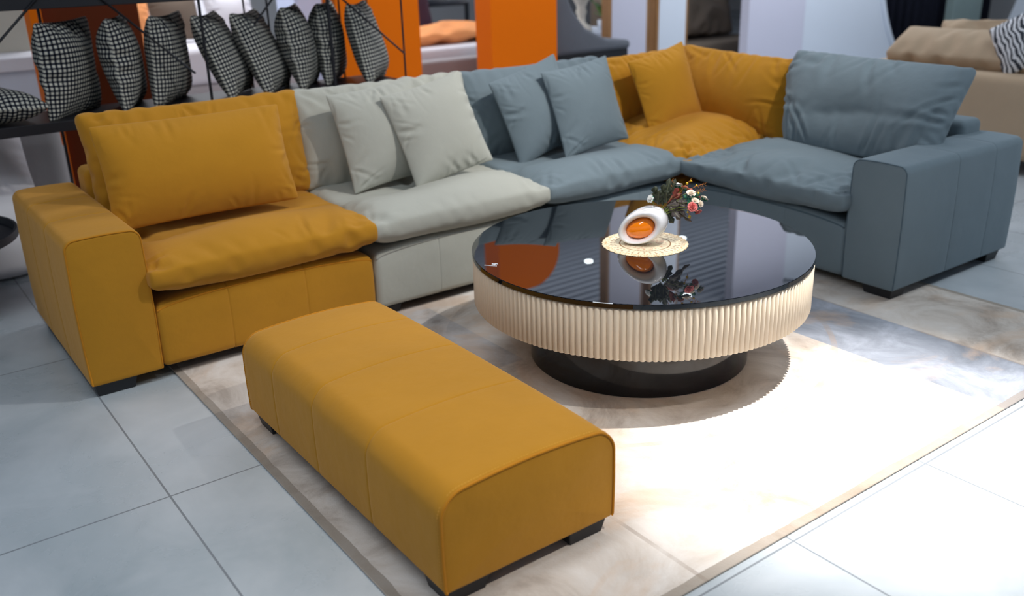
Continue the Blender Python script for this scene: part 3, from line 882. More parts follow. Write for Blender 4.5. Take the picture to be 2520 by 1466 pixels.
# short neck at the upper right from which the stems rise
nk = MB(); q0 = Vector((.052, .128, 0))
prof = [(.0175, -.014), (.0175, 0), (.0160, .0035), (.0135, .002), (.0125, -.010)]
nk.lathe(prof, 24)
axn = VR@Vector((.30, .95, 0)).normalized(); rotq = axn.to_track_quat('Z', 'Y').to_matrix()
nk.V = [tuple(rotq@Vector(v)+VR@q0) for v in nk.V]
nk.build('neck', M['ceramic'], vb, smooth=True)
bk = MB(); bk.ball((0, 0, 0), 1, 16)
bk.V = [tuple(VR@Vector((-.008+(x*.066*math.cos(tilt)-y*.046*math.sin(tilt)), cyv-.004+(x*.066*math.sin(tilt)+y*.046*math.cos(tilt)), z*.006-.018))) for x, y, z in bk.V]
bk.build('back_wall', M['ceramic'], vb, smooth=True)
yb = MB(); yb.ball((0, 0, 0), 1, 18)
yt = math.radians(20)
yb.V = [tuple(VR@Vector((-.009+(x*.059*math.cos(yt)-y*.0405*(1+.12*x)*math.sin(yt)), cyv-.010+(x*.059*math.sin(yt)+y*.0405*(1+.12*x)*math.cos(yt)), z*.034+.006))) for x, y, z in yb.V]
yo = yb.build('yolk', M['yolk'], vs, smooth=True); yo['label'] = 'glossy orange egg yolk'
rel0 = None

# ---------------------------------------------------------------- bouquet
M['stem'] = plain('green plastic stems', (112, 128, 44), .5)
def leaf_mat(name, a, b_):
    n = N(name); u = n.sep(n.uv()); f = n.noise(30, 3, .6, n.obj())
    vein = n.math('LESS_THAN', n.math('ABSOLUTE', n.math('SUBTRACT', u[0], .5)), .035)
    n.P('Base Color', n.mix(n.math('MULTIPLY', vein, .6), n.mix(f, lin(a), lin(b_)), lin((128, 132, 92)))).P('Roughness', .55)
    return n.m
M['leafd'] = leaf_mat('dark green cloth leaf', (40, 46, 34), (66, 72, 54))
M['leafp'] = leaf_mat('purple brown cloth leaf', (52, 44, 44), (84, 74, 68))
M['leafg'] = leaf_mat('sea green sepal leaf', (24, 96, 76), (48, 130, 104))
M['leafr'] = leaf_mat('dusty red leaf', (120, 40, 34), (150, 70, 60))
def rose_mat(name, a, b_):
    n = N(name); f = n.noise(60, 3, .6, n.obj()); n.P('Base Color', n.mix(f, lin(a), lin(b_))).P('Roughness', .7).P('Subsurface Weight', 0.0); return n.m
M['pink'] = rose_mat('pink petals', (226, 92, 92), (246, 160, 152))
M['ivory'] = rose_mat('ivory petals', (244, 222, 196), (252, 244, 232))
M['whitep'] = rose_mat('white petals', (236, 238, 236), (250, 250, 248))
M['peach'] = rose_mat('peach petals', (226, 120, 90), (244, 170, 140))
M['berry'] = plain('yellow berries', (212, 176, 30), .35)
M['twig'] = plain('orange brown twigs', (196, 122, 50), .5)
rng = random.Random(4)
CD = (Vector(CAM)-VC); CD.z = 0; CD.normalize()
def bq(x, y, off=0.0):
    """a spot in the bouquet, near the upright plane through the vase"""
    d = Vector(_f+_r*(x-1260)/FPX-_u*(y-733)/FPX)
    p0 = VC+CD*off; t = (p0-Vector(CAM)).dot(CD)/d.dot(CD); return Vector(CAM)+d*t
bo = thing('bouquet', 'small bouquet of artificial pink and ivory roses leaning out of the egg vase', 'flowers', VC+VR@q0)
B0 = bo.location.copy()
neck = VC+VR@q0
def local(mb): mb.V = [tuple(Vector(v)-B0) for v in mb.V]; return mb

def leafmesh(base, tip, up, wd, lobes=3, curl=.15):
    base, tip, up = Vector(base), Vector(tip), Vector(up)
    ax = (tip-base); L = ax.length; ax.normalize(); sd = ax.cross(up).normalized(); nn = sd.cross(ax)
    n_ = 18; V = []; UV = []; F = []
    for i in range(n_+1):
        t = i/n_
        env = math.sin(PI*min(1, t*.92+.06))**.8*(1-t*.25)
        lob = 1-.42*abs(math.sin(PI*lobes*t))**.6*(1 if .08 < t < .93 else 0)
        w_ = wd*env*(1.25-lob*.55 if lobes else 1)
        if lobes: w_ = wd*env*(.55+.55*abs(math.sin(PI*(lobes*t+.0)))**1.2)
        if i == n_: w_ = 0.0002
        c = base+ax*(L*t)+nn*(-curl*L*t*t)
        for s_ in (-1, -.5, 0, .5, 1):
            V.append(c+sd*(w_*s_)+ax*(w_*abs(s_)*.35)+nn*(-abs(s_)**2*w_*.35+.003*math.sin(9*t+3*s_))); UV.append((s_*.5+.5, t))
    for i in range(n_):
        for k_ in range(4): F.append((i*5+k_, i*5+k_+1, (i+1)*5+k_+1, (i+1)*5+k_))
    return V, F, UV

def leaf(base, tip, wd, mat, lobes=3, up=None, name='leaf'):
    up = up or (CD+Vector((rng.uniform(-.5, .5), rng.uniform(-.5, .5), rng.uniform(.1, .9)))).normalized()
    V, F, UV = leafmesh(base, tip, up, wd, lobes, rng.uniform(-.1, .25))
    o = mk(name, [v-B0 for v in V], F, M[mat], bo, True, np.array(UV))
    so = o.modifiers.new('thickness', 'SOLIDIFY'); so.thickness = .0006
    return o

def rose(c, axis, r, mat, open_=1.0, name='rose', sep=True):
    """spiral of cupped petals"""
    c = Vector(c); ax = Vector(axis).normalized(); q = ax.to_track_quat('Z', 'Y').to_matrix()
    V = []; F = []; nu, nv = 8, 6; k0 = 15
    for k_ in range(k0):
        g = k_/(k0-1); th = k_*2.4; rad = r*(.12+.80*g); hh = r*(1.15-.35*g); wv = (1.15-.25*g)*(1 if g > .1 else 1.7)
        n0 = len(V)
        for i in range(nu+1):
            a = th+(i/nu-.5)*2*wv
            for j in range(nv+1):
                t = j/nv
                edge = 1-.30*abs(i/nu-.5)**2*4*t*.6
                rr_ = rad*(.25+.75*math.sin(t*PI/2)**.8)+r*.30*g*open_*t**4
                z = hh*t*edge*(1-.25*g*open_*t**3)+r*.05*math.sin(5*a+k_)*t
                V.append(c+q@Vector((rr_*math.cos(a), rr_*math.sin(a), z-r*.45)))
        for i in range(nu):
            for j in range(nv): a_ = n0+i*(nv+1)+j; F.append((a_, a_+nv+1, a_+nv+2, a_+1))
    o = mk(name, [v-B0 for v in V], F, M[mat], bo)
    so = o.modifiers.new('thickness', 'SOLIDIFY'); so.thickness = .0005
    if sep:
        b = MB(); 
        for k_ in range(5):
            a = 2*PI*k_/5; d_ = q@Vector((math.cos(a), math.sin(a), .25)).normalized()
            Vv, Ff, _ = leafmesh(c-ax*r*.5, c-ax*r*.45+d_*r*1.05, ax, r*.28, 0, 0); b.add(Vv, Ff)
        local(b).build('sepals', M['leafg'], o, smooth=True)
    return o

def stem(pts, r=.0012, mat='stem', name='stem'):
    P = [Vector(p) for p in pts]; Q = []
    for i in range(13):
        t = i/12
        if len(P) == 3: Q.append(P[0]*(1-t)**2+P[1]*2*t*(1-t)+P[2]*t*t)
        else: Q.append(P[0].lerp(P[1], t))
    b = MB().tube(Q, r, 6, taper=.7); return local(b).build(name, M[mat], bo, smooth=True)

up_ = Vector((0, 0, 1))
roses = [(1601, 490, .03, 'whitep', .0125, (-.5, .3)), (1668, 456, -.035, 'whitep', .0135, (0, .9)), (1686, 463, -.01, 'peach', .0130, (.3, .8)),
         (1701, 476, .015, 'ivory', .0135, (.1, 1)), (1734, 488, -.01, 'ivory', .0120, (.6, .8)), (1711, 494, .025, 'ivory', .0110, (.3, .9)),
         (1724, 502, .01, 'ivory', .0105, (.8, .3)), (1704, 510, .045, 'pink', .0150, (.2, .2)), (1718, 521, .03, 'pink', .0115, (.6, -.8)),
         (1700, 470, -.06, 'pink', .0120, (.5, .6)), (1716, 482, -.05, 'pink', .0120, (.6, .5))]
for x, y, off, mt, r_, (ax_, ay_) in roses:
    c = bq(x, y, off); axis = vr*ax_+up_*ay_+CD*(.55 if off >= 0 else -.5)
    rose(c, axis, r_*1.15, mt)
    a0 = neck+VR@Vector((rng.uniform(-.006, .006), -.02, rng.uniform(-.006, .006)))
    e_ = c-Vector(axis).normalized()*r_*.5
    mid = a0.lerp(e_, .5)+up_*.010+VR@Vector((.2*(e_-a0).length*-.2, .02, 0))
    stem([a0, mid, e_])
for (x0, y0, x1, y1, off, wd, mt, lb) in [
    (1624, 503, 1609, 458, .02, .024, 'leafd', 3), (1630, 505, 1634, 452, .0, .022, 'leafd', 3), (1634, 500, 1650, 442, .01, .020, 'leafd', 3),
    (1640, 495, 1663, 440, -.02, .017, 'leafd', 3), (1618, 503, 1622, 470, .035, .020, 'leafd', 3), (1640, 500, 1640, 470, .03, .020, 'leafd', 3),
    (1640, 500, 1679, 478, -.02, .018, 'leafr', 0), (1640, 505, 1672, 505, .03, .020, 'leafp', 3), (1650, 495, 1693, 500, -.01, .022, 'leafp', 3),
    (1636, 508, 1660, 550, .01, .022, 'leafd', 3), (1648, 505, 1674, 540, .035, .020, 'leafp', 3), (1655, 500, 1686, 535, .0, .020, 'leafp', 3),
    (1664, 492, 1688, 512, .03, .012, 'leafp', 2), (1640, 508, 1655, 520, -.03, .020, 'leafd', 3), (1655, 488, 1668, 462, .02, .014, 'leafr', 2),
    (1690, 486, 1702, 492, .02, .010, 'leafg', 0), (1712, 482, 1722, 474, .0, .010, 'leafg', 0), (1690, 478, 1686, 486, .02, .009, 'leafg', 0),
    (1700, 492, 1694, 502, .03, .010, 'leafg', 0), (1650, 500, 1700, 545, -.03, .016, 'leafp', 3)]:
    leaf(bq(x0, y0, off*.4), bq(x1, y1, off), wd, mt, lb)
# berries and twigs
def sprig(x0, y0, x1, y1, off, nb=5):
    a, b_ = bq(x0, y0, off*.5), bq(x1, y1, off); mid = a.lerp(b_, .5)+up_*.008
    stem([a, mid, b_], .0008, 'twig', 'twig')
    tw = MB()
    for i in range(nb):
        t = .45+.55*i/(nb-1); p = a*(1-t)**2+mid*2*t*(1-t)+b_*t*t
        for s_ in (-1, 1):
            d_ = (vr*rng.uniform(.2, 1)+up_*s_*rng.uniform(.5, 1)+CD*rng.uniform(-.6, .6)).normalized()
            tw.tube([p, p+d_*.006, p+d_*.010+vr*.002], .0009, 5, taper=.3)
    local(tw).build('twig', M['twig'], bo, smooth=True)
for s_ in [(1670, 480, 1699, 443, .0), (1690, 470, 1734, 453, .0), (1700, 480, 1733, 466, .02), (1640, 480, 1655, 442, -.02), (1690, 510, 1697, 540, .03), (1612, 490, 1610, 474, .0)]: sprig(*s_)
for x, y, off, r_ in [(1691, 451, .0, .0050), (1700, 445, .0, .0040), (1606, 478, .0, .0038), (1719, 475, .02, .0038), (1692, 522, .04, .0035), (1697, 533, .03, .0055), (1714, 456, .0, .0035)]:
    q = bq(x, y, off); b = MB(); b.ball(q, r_, 8, (1, 1, 1.1)); local(b).build('berry', M['berry'], bo, smooth=True)

# ---------------------------------------------------------------- wire rack with checked cushions behind the sofa
def check_mat():
    n = N('black and cream checked cloth'); u = n.sep(n.uv())
    def st(v, s_, w_): return n.math('LESS_THAN', n.math('FRACT', n.math('MULTIPLY', v, s_)), w_)
    a = st(u[0], 1/.021, .44); b_ = st(u[1], 1/.021, .44)
    both = n.math('MULTIPLY', a, b_); anyl = n.math('MAXIMUM', a, b_)
    c = n.mix(anyl, lin((200, 200, 188)), lin((62, 66, 76)))
    c = n.mix(both, c, lin((12, 14, 20)))
    n.P('Base Color', c).P('Roughness', .95).P('Specular IOR Level', .2)
    return n.m
M['check'] = check_mat()
RY0, RY1, SZ = 1.50, 1.93, .815
rk = thing('display_rack', 'black metal display rack with crossed wire braces behind the sofa', 'rack', (1.15, 1.7, 0))
def rk_part(mb, name, bevel=0, smooth=False):
    mb.V = [tuple(Vector(v)-rk.location) for v in mb.V]; return mb.build(name, M['black'], rk, smooth=smooth, bevel=bevel)
rk_part(MB().box((-.9, RY0, SZ-.05), (2.30, RY1, SZ)), 'shelf', .003)
rk_part(MB().box((-.9, RY0, 1.34), (2.30, RY1, 1.40)), 'shelf', .003)
for x, y, r_ in ((2.29, RY0, .006), (2.29, RY1, .006), (1.82, RY0-.005, .011), (1.10, RY0-.005, .008), (.42, RY1, .008), (2.10, RY1, .006), (-.88, RY0, .011), (1.64, RY1, .006), (1.50, RY1, .006)):
    rk_part(MB().tube([(x, y, 0), (x, y, .7), (x, y, 1.4), (x, y, 2.1)], r_, 8), 'post', smooth=True)
for a, b_ in (((2.29, RY0-.008, .97), (1.80, RY0-.008, 1.40)), ((1.03, RY0-.008, .98), (.58, RY0-.008, 1.42)), ((.10, RY0-.008, 1.16), (.40, RY0-.008, 1.44)), ((1.38, RY0-.008, 1.20), (1.55, RY0-.008, 1.38))):
    a, b_ = Vector(a), Vector(b_); rk_part(MB().tube([a, a.lerp(b_, .5), b_], .006, 8), 'brace', smooth=True)
# checked cushions: x, z, lean, turn, which
def checked(i, x, yy, zz, lean, turn, S_, label, flat=False, sc=1.0):
    V, F, uv = S_
    if i == 0 or (S_ is CHECK_B and 'cb' not in globals()):
        o = mk('checked_cushion', V, F, M['check'], None, True, uv)
        globals()['cb' if S_ is CHECK_B else 'ca'] = o
    else:
        o = (globals()['cb'] if S_ is CHECK_B else globals()['ca']).copy(); C.objects.link(o)
    if flat: R = Matrix.Rotation(math.radians(turn), 4, 'Z') @ Matrix.Rotation(math.radians(lean), 4, 'Y')
    else: R = Matrix.Rotation(math.radians(turn), 4, 'Z') @ Matrix.Rotation(math.radians(lean), 4, 'Y') @ Matrix(((0, 0, 1, 0), (1, 0, 0, 0), (0, 1, 0, 0), (0, 0, 0, 1)))
    o.matrix_world = Matrix.Translation((x, yy, zz)) @ R @ Matrix.Diagonal((sc, sc, sc, 1))
    tag(o, label, 'cushion', 'black and cream checked cushions on the rack')
CA = 'checked cushion'
checked(0, .04, 1.66, SZ+.095, 3, 8, CHECK_A, 'checked cushion lying flat at the left end of the rack shelf', True)
checked(1, .47, 1.72, SZ+.225, 2, -42, CHECK_A, 'checked cushion standing upright next to the flat one, with two pointed top corners')
checked(2, .745, 1.74, SZ+.225, -3, -24, CHECK_A, 'checked cushion standing second from the left in the upright row')
checked(3, .975, 1.74, SZ+.225, 4, -36, CHECK_B, 'darker checked cushion standing third in the upright row, left of the middle rod')
checked(4, 1.27, 1.72, SZ+.225, -20, -34, CHECK_B, 'checked cushion leaning left just right of the rod above the mustard section')
checked(5, 1.50, 1.74, SZ+.220, -20, -38, CHECK_B, 'checked cushion leaning left, fifth in the upright row')
checked(6, 1.74, 1.76, SZ+.225, -10, -34, CHECK_A, 'checked cushion standing just left of the thick rack post')
checked(7, 1.98, 1.86, SZ+.225, -3, -36, CHECK_A, 'checked cushion standing behind and right of the thick rack post')
checked(8, 2.15, 1.70, SZ+.225, -12, -40, CHECK_B, 'checked cushion at the right end of the rack crossed by a wire brace')

# ---------------------------------------------------------------- orange pillars
def pillar(name, x0, x1, y0, y1, h, rc, label, cut=False):
    prof = [(x0, 0), (x1, 0)]
    if rc:
        prof += [(x1-rc+rc*math.cos(a), h-rc+rc*math.sin(a)) for a in np.linspace(0, PI/2, 14)]
    else: prof += [(x1, h)]
    prof += [(x0, h)]
    n_ = len(prof)
    V = [(x, y0, z) for x, z in prof]+[(x, y1, z) for x, z in prof]
    F = [tuple(range(n_)), tuple(range(n_, 2*n_))[::-1]]+[(i, i+n_, (i+1) % n_+n_, (i+1) % n_) for i in range(n_)]
    o = mk(name, V, F, M['orange'], None, False); fixn(o)
    tag(o, label, 'pillar', 'orange display pillars'); return o
pillar('display_pillar', 3.84, 4.51, 2.8, 3.02, 2.26, .30, 'bright orange pillar panel behind the blue cushions, right of the bed opening')
pillar('display_pillar', 2.50, 3.18, 2.8, 3.02, 2.26, 0, 'bright orange pillar panel behind the right end of the rack')
pr = pillar('display_pillar', .565, 1.12, 2.70, 2.84, 2.26, 0, 'orange pillar panel with painted-in shade and an orange edge behind the left checked cushions')
pr.data.materials.clear(); pr.data.materials.append(M['shaded_orange'])
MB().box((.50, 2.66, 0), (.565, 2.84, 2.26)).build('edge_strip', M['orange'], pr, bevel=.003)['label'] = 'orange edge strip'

# ---------------------------------------------------------------- white partition walls
HW = HC-.02
def panel(name, x0, x1, y0, y1, mat, label=None, edges=True):
    o = MB().box((x0, y0, 0), (x1, y1, HW)).build(name, M[mat], bevel=.002)
    tag(o, kind='structure')
    if edges:
        for a, b_ in ((x0-.03, x0), (x1, x1+.03)): MB().box((a, y0+.004, 0), (b_, y1, HW)).build('edge_trim', M['tan'], o)
    return o
panel('wall_partition', 5.85, 6.32, 3.6, 3.72, 'lav'); panel('wall_partition', 6.50, 6.89, 3.6, 3.72, 'white')
panel('wall_partition', 7.89, 8.87, 3.6, 3.72, 'lav', edges=False)
# wall with a big round opening: centre from the arc (10.21,.79) (10.58,.48) (10.86,.20)
def arch_wall(x0, x1, y0, y1, cx, cz, r, h):
    V = []; F = []; n_ = 96; out = []
    for i in range(n_):
        a = 2*PI*i/n_; dx_, dz_ = math.cos(a), math.sin(a)
        ts = []
        if dx_ > 1e-6: ts.append((x1-cx)/dx_)
        if dx_ < -1e-6: ts.append((x0-cx)/dx_)
        if dz_ > 1e-6: ts.append((h-cz)/dz_)
        if dz_ < -1e-6: ts.append((0-cz)/dz_)
        t = min(q for q in ts if q > 0); out.append((max(t, r*1.001), dx_, dz_))
    for y in (y0, y1):
        for t, dx_, dz_ in out: V.append((cx+r*dx_, y, max(cz+r*dz_, 0)))
        for t, dx_, dz_ in out: V.append((cx+t*dx_, y, max(cz+t*dz_, 0)))
    for i in range(n_):
        j = (i+1) % n_
        F += [(i, n_+i, n_+j, j), (2*n_+i, 2*n_+j, 3*n_+j, 3*n_+i), (i, j, 2*n_+j, 2*n_+i)]
    return V, F
V, F = arch_wall(8.87, 15.5, 3.6, 3.75, 12.3, 1.50, 2.0, HW)
struct('wall_partition', V, F, M['white'], None, False)
b = MB(); b.tube([(12.3+2.03*math.cos(a), 3.595, max(.02, 1.5+2.03*math.sin(a))) for a in np.linspace(0, 2*PI, 80)[:-1]], .035, 8, closed=True)
o = b.build('trim_1', M['white'], smooth=True); tag(o, kind='structure')
# what shows through the round opening: a dark tall curtain wall and a green-grey column
M['night'] = fabric('near black drape', (32, 34, 48), .3, .0)
V = []; F = []; nn_ = 240
for k_, z in enumerate((0, HW)):
    for i in range(nn_+1): x = 9.6+4.4*i/nn_; V.append((x, 4.12+.045*math.sin(i*.55)+.02*math.sin(i*1.7), z))
for i in range(nn_): F.append((i, i+1, nn_+2+i, nn_+1+i))
o = mk('drape', V, F, M['night']); so = o.modifiers.new('thickness', 'SOLIDIFY'); so.thickness = .01
tag(o, 'dark pleated drape seen through the round wall opening', 'drape')
o = MB().box((12.55, 3.85, 0), (13.3, 3.98, HW)).build('column', plain('green grey column', (128, 146, 146), .6), bevel=.01)
tag(o, 'green grey square column seen through the round wall opening', 'column')

# ---------------------------------------------------------------- beige sofa behind on the right
bs = thing('sofa', 'beige sofa with its back turned to the corner sofa at the right edge', 'sofa', (6.3, 0.2, 0))
def rb(name, lo, hi, r, key, parent, step=.1, disp=None, world=True):
    V, F = rbox(lo, hi, r, disp, step)
    if world and parent is not None: V = V-np.array(parent.location)
    return mk(name, V, F, M[key], parent)
rb('backrest', (5.80, -2.3, .10), (6.02, 1.05, .655), .06, 'beige', bs)
rb('seat_base', (5.98, -2.3, .10), (6.85, 1.05, .40), .04, 'beige', bs)
rb('armrest', (5.84, .80, .10), (6.85, 1.12, .60), .07, 'beige', bs)
for y in (-1.2, .1):
    rb('seat_cushion', (6.05, y-.62, .40), (6.9, y+.62, .54), .06, 'beige', bs)
ROLL = soft(.95, .34, .12, 26, 12, 4, .062, 51, steps=90, seam=.97)
CU = soft(.92, .50, .10, 26, 18, 4, .07, 52, steps=90, seam=.97)
soft_b = []
for nm, S_, R, loc in (('headrest_roll', ROLL, back_R(60, 0, 'x'), (6.12, .18, .765)), ('back_cushion', CU, back_R(20, 0, 'x')@rotm('Z', 3), (6.55, .12, .70)), ('back_cushion', CU, back_R(20, 0, 'x'), (6.55, -.85, .72)), ('headrest_roll', ROLL, back_R(60, 0, 'x'), (6.12, -.80, .765))):
    V, F, uv = S_; o = mk(nm, put(V, R, loc)-np.array(bs.location), F, M['beige'], bs, True, uv); subsurf(o, 1)
for y in (-2.2, .9): 
    mb = MB().box((5.86, y, 0), (5.98, y+.1, .11)); mb.V = [tuple(Vector(v)-bs.location) for v in mb.V]; mb.build('foot', M['leg'], bs)
# zebra cloth over the beige backrest
n = N('zebra striped cloth'); wv = n.new('ShaderNodeTexWave', wave_type='BANDS'); n.set(wv, 'Vector', n.obj()); wv.inputs['Scale'].default_value = 9; wv.inputs['Distortion'].default_value = 9; wv.inputs['Detail'].default_value = 2
n.P('Base Color', n.ramp(wv.outputs[1], (.42, lin((50, 56, 66))), (.52, lin((222, 226, 232))))).P('Roughness', .9); M['zebra'] = n.m
V, F, uv = soft(.36, .36, .006, 18, 18, 1, .009, 61, steps=80)
zc = mk('zebra_cushion', V, F, M['zebra'], None, True, uv); subsurf(zc, 1)
zc.matrix_world = Matrix.Translation((5.98, -.33, .86)) @ Matrix([list(map(float, r_)) for r_ in (back_R(8, 0, 'x')@rotm('Z', 30))]).to_4x4()
tag(zc, 'black and white zebra striped cushion on the beige sofa back', 'cushion')

# ---------------------------------------------------------------- taupe sofa between the partitions
ts = thing('sofa', 'dark taupe sofa with a big slumped cushion seen between the white partitions', 'sofa', (7.6, 4.6, 0))
rb('seat_base', (7.0, 4.3, .0), (9.2, 5.2, .40), .05, 'taupe', ts)
rb('backrest', (7.0, 5.0, .3), (9.2, 5.3, .95), .08, 'taupe', ts)
V, F, uv = CU
for x, rz in ((7.5, 3), (8.5, -2)):
    R = frame3(np.array([1, 0, 0.]), np.array([0, .3, .95]), np.array([0, -.95, .3]))@rotm('Z', rz)
    o = mk('back_cushion', put(V, R, (x, 4.85, .68))-np.array(ts.location), F, M['taupe'], ts, True, uv); subsurf(o, 1)

# ---------------------------------------------------------------- graphite lounge chair, lamp, plant behind the blue section
gc = thing('lounge_chair', 'graphite grey lounge chair with a sloping side behind the blue cushions', 'chair', (5.1, 3.4, 0))
prof = [(4.45, .62), (5.65, .62), (5.65, .70), (5.35, .73), (5.10, .84), (4.95, 1.0), (4.85, 1.18), (4.70, 1.30), (4.5, 1.32), (4.40, 1.2)]
n_ = len(prof)
V = [(x, 3.1, z) for x, z in prof]+[(x, 3.9, z) for x, z in prof]
F = [tuple(range(n_)), tuple(range(n_, 2*n_))[::-1]]+[(i, i+n_, (i+1) % n_+n_, (i+1) % n_) for i in range(n_)]
o = mk('shell', [tuple(Vector(v)-gc.location) for v in V], F, M['graph'], gc, False); fixn(o)
m_ = o.modifiers.new('b', 'BEVEL'); m_.width = .05; m_.segments = 4; o.data.polygons.foreach_set('use_smooth', [True]*len(o.data.polygons))
mb = MB().box((4.5, 3.12, .0), (5.62, 3.85, .63)); mb.V = [tuple(Vector(v)-gc.location) for v in mb.V]; mb.build('plinth', M['leg'], gc)
st_ = thing('side_table', 'white side table carrying the pale vase behind the graphite chair', 'table', (6.35, 4.6, 0))
mb = MB().box((-.4, -.3, .60), (.4, .3, .66)); mb.build('tabletop', M['white'], st_, bevel=.01)
mb = MB().box((-.3, -.2, 0), (.3, .2, .60)); mb.build('base', M['white'], st_, bevel=.01)
pv = MB().lathe([(.02, 0), (.12, .0), (.11, .05), (.05, .09), (.04, .16), (.06, .20), (.045, .25), (.07, .30), (.12, .38), (.13, .46), (.09, .56), (.07, .60)], 32, (6.22, 4.5, .66)).build('pedestal_vase', plain('pale ceramic', (206, 200, 186), .4), smooth=True)
tag(pv, 'tall pale turned vase on the white side table', 'vase')
pp = thing('potted_plant', 'small green leafy plant beside the pale vase', 'plant', (6.53, 4.5, .66))
mb = MB().lathe([(.03, 0), (.05, .0), (.06, .10), (.05, .10)], 20); mb.build('pot', M['white'], pp, smooth=True)
mb = MB(); rng = random.Random(9)
M['green'] = plain('green leaves', (88, 128, 52), .5, var=.2)
for i in range(16):
    a = rng.uniform(0, 6.28); r_ = rng.uniform(.05, .16); z = rng.uniform(.15, .5)
    Vv, Ff, _ = leafmesh((0, 0, .08+z*.3), (r_*math.cos(a), r_*math.sin(a), z), (0, 0, 1), .03, 0, .2); mb.add(Vv, Ff)
mb.build('foliage', M['green'], pp, smooth=True)

# ---------------------------------------------------------------- bed seen between the orange pillars
bd = thing('bed', 'upholstered bed with an apricot throw seen between the orange pillars', 'bed', (4.6, 5.0, 0))
def bdp(name, lo, hi, r, key, step=.12): return rb(name, lo, hi, r, key, bd, step)
bdp('frame', (3.9, 4.3, .05), (6.0, 6.4, .50), .05, 'grey_fab'); bdp('footboard', (3.7, 4.0, .05), (5.05, 4.2, .58), .05, 'grey_fab')
bdp('mattress', (3.95, 4.25, .50), (5.95, 6.35, .66), .06, 'white_fab')
V, F, uv = soft(1.3, .9, .05, 26, 20, 2, .10, 71, steps=60, seam=1.0, noise=.02)
o = mk('throw', put(V, None, (4.65, 4.9, .74))-np.array(bd.location), F, M['apricot'], bd, True); subsurf(o, 1)
pillow('bed_pillow', THROW_B, 'white_fab', (5.35, 4.55, .78), rotm('Z', 25)@rotm('X', 14), 'white pillow on the bed right of the apricot throw', None)
pillow('bed_pillow', THROW_A, 'plum', (4.75, 5.6, .98), back_R(14, 0), 'dark plum cushion standing on the bed between the orange pillars', None)
ch = thing('armchair', 'black framed chair standing behind the bed with the apricot throw', 'chair', (5.9, 6.7, 0))
mb = MB()
for a_, b__ in (((-.4, 0, .9), (.3, 0, .9)), ((.3, 0, .9), (.35, .1, 0)), ((-.4, 0, .9), (-.45, .1, 0)), ((-.4, .5, .9), (.3, .5, .9))): mb.tube([Vector(a_), Vector(a_).lerp(Vector(b__), .5), Vector(b__)], .03, 8)
mb.build('frame', M['black'], ch, smooth=True)
MB().box((-.4, 0, .40), (.35, .5, .50)).build('seat', M['grey_fab'], ch, bevel=.03)

# ---------------------------------------------------------------- bed and shelves seen above the checked cushions
b2 = thing('bed', 'white bed with tan cushions seen through the rack above the checked cushions', 'bed', (2.3, 5.6, 0))
for nm, lo, hi, r_, k_ in (('frame', (1.3, 5.0, .05), (3.2, 7.0, .45), .04, 'grey_fab'), ('mattress', (1.35, 5.0, .45), (3.15, 6.95, .78), .08, 'white_fab'), ('headboard', (1.2, 7.0, .05), (3.3, 7.15, 1.3), .05, 'white_fab')):
    rb(nm, lo, hi, r_, k_, b2, .15)
pillow('bed_pillow', THROW_B, 'apricot', (1.72, 5.4, .98), back_R(20, 0), 'apricot cushion on the white bed behind the rack, left one', None)
pillow('bed_pillow', THROW_A, 'taupe', (2.25, 5.7, 1.02), back_R(20, 0), 'brown cushion on the white bed behind the rack, middle one', None)
pillow('bed_pillow', THROW_B, 'white_fab', (2.75, 5.6, 1.0), back_R(20, 0), 'white pillow on the white bed behind the rack, right one', None)
cb_ = thing('cabinet', 'pale blue cabinet standing behind the rack beside the white bed', 'cabinet', (3.55, 5.6, 0))
MB().box((-.22, -.2, 0), (.28, .25, 1.25)).build('body', plain('pale blue lacquer', (196, 206, 232), .4), cb_, bevel=.01)
MB().box((-.20, -.212, .65), (.26, -.2, 1.22)).build('door', plain('pale blue door', (206, 214, 238), .4), cb_, bevel=.004)

# ---------------------------------------------------------------- left edge: white sideboard, pale armchair, round black side table, low shelf
sb_ = thing('sideboard', 'cream and white sideboard with a brown plinth at the left edge behind the rack', 'sideboard', (-.1, 3.6, 0))
for nm, lo, hi, k_ in (('carcass', (-.9, .0, .16), (.78, .5, .86), 'white'), ('worktop', (-.95, -.02, .86), (.80, .52, .95), 'white_fab'), ('plinth', (-.85, .04, 0), (.6, .48, .16), 'wood')):
    MB().box(lo, hi).build(nm, M[k_], sb_, bevel=.01)
MB().box((-.9, .44, .95), (.80, .5, 1.5)).build('back_panel', plain('cream back panel', (186, 184, 172), .6), sb_, bevel=.005)
ac = thing('armchair', 'pale grey upholstered armchair at the left edge below the rack shelf', 'armchair', (.05, 2.45, 0))
rb('shell', (-.30, 2.20, .10), (.47, 2.40, .78), .09, 'grey_fab', ac)
rb('seat', (-.26, 2.36, .10), (.42, 3.0, .42), .06, 'grey_fab', ac)
rb('armrest', (.30, 2.30, .10), (.50, 3.0, .58), .07, 'grey_fab', ac)
rb('armrest', (-.36, 2.30, .10), (-.20, 3.0, .58), .07, 'grey_fab', ac)
pillow('cushion', THROW_B, 'white_fab', (.0, 2.0, .62), back_R(20, 0), 'plump white cushion at the left edge in front of the pale armchair', None)
pf = thing('pouffe', 'white round pouffe under the plump white cushion at the left edge', 'pouffe', (.0, 1.98, 0))
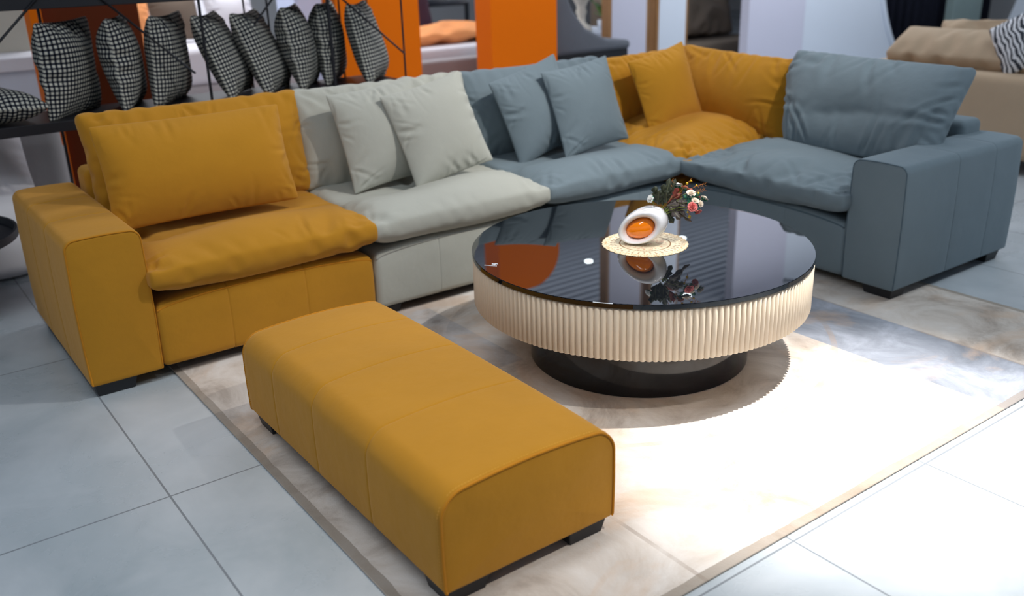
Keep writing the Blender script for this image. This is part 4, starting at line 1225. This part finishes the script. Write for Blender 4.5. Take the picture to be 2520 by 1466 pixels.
MB().lathe([(.02, .02), (.24, .02), (.27, .06), (.27, .36), (.23, .41), (.02, .42)], 40).build('seat', M['white_fab'], pf, smooth=True)
rt = thing('side_table', 'round black side table with a raised rim beside the left armrest', 'table', (-.40, 1.30, 0))
MB().lathe([(.01, .37), (.42, .37), (.43, .375), (.43, .41), (.418, .41), (.412, .380), (.01, .380)], 64).build('tray_top', M['black'], rt, smooth=True, autosm=True)
MB().tube([(0, 0, .02), (0, 0, .2), (0, 0, .37)], .03, 12).build('pole', M['black'], rt, smooth=True)
MB().lathe([(.01, 0), (.15, 0), (.15, .014), (.01, .02)], 48).build('base', M['black'], rt, smooth=True)
ls = thing('low_shelf', 'low white and dark shelf unit on the floor at the left edge', 'shelf', (-.62, 2.0, 0))
MB().box((-.5, -.2, .0), (.62, .2, .04)).build('plinth', M['black'], ls, bevel=.003)
MB().box((-.5, -.2, .04), (.62, .2, .13)).build('shelf', M['white'], ls, bevel=.004)

# ---------------------------------------------------------------- downlights in the slatted ceiling
n = N('lamp lens'); n.P('Emission Color', (.85, .97, 1, 1)).P('Emission Strength', 22.0); M['lens'] = n.m
M['ring'] = plain('white lamp ring', (200, 204, 210), .4)
dls = [(7.62, 5.99), (9.40, 5.89), (10.55, 5.91), (7.66, 4.14), (2.45, -2.25), (1.15, -2.45), (3.3, -1.9), (2.9, -2.0), (1.3, -3.6)]
for i, (x, y) in enumerate(dls):
    if i == 0:
        dn = thing('downlight', 'round recessed downlight in the dark slatted ceiling', 'downlight', (x, y, HC-.01), group='ceiling downlights')
        MB().lathe([(.050, -.005), (.075, -.005), (.078, .0), (.078, .05), (.050, .05)], 32).build('ring', M['ring'], dn, smooth=True)
        MB().lathe([(.001, -.009), (.049, -.009), (.049, .012), (.001, .012)], 32).build('lens', M['lens'], dn, smooth=True)
        kids = [c for c in C.objects if c.parent is dn]
    else:
        r_ = dn.copy(); C.objects.link(r_); r_.location = (x, y, HC-.01)
        for k_ in kids: q = k_.copy(); C.objects.link(q); q.parent = r_
bpy.context.view_layer.update()
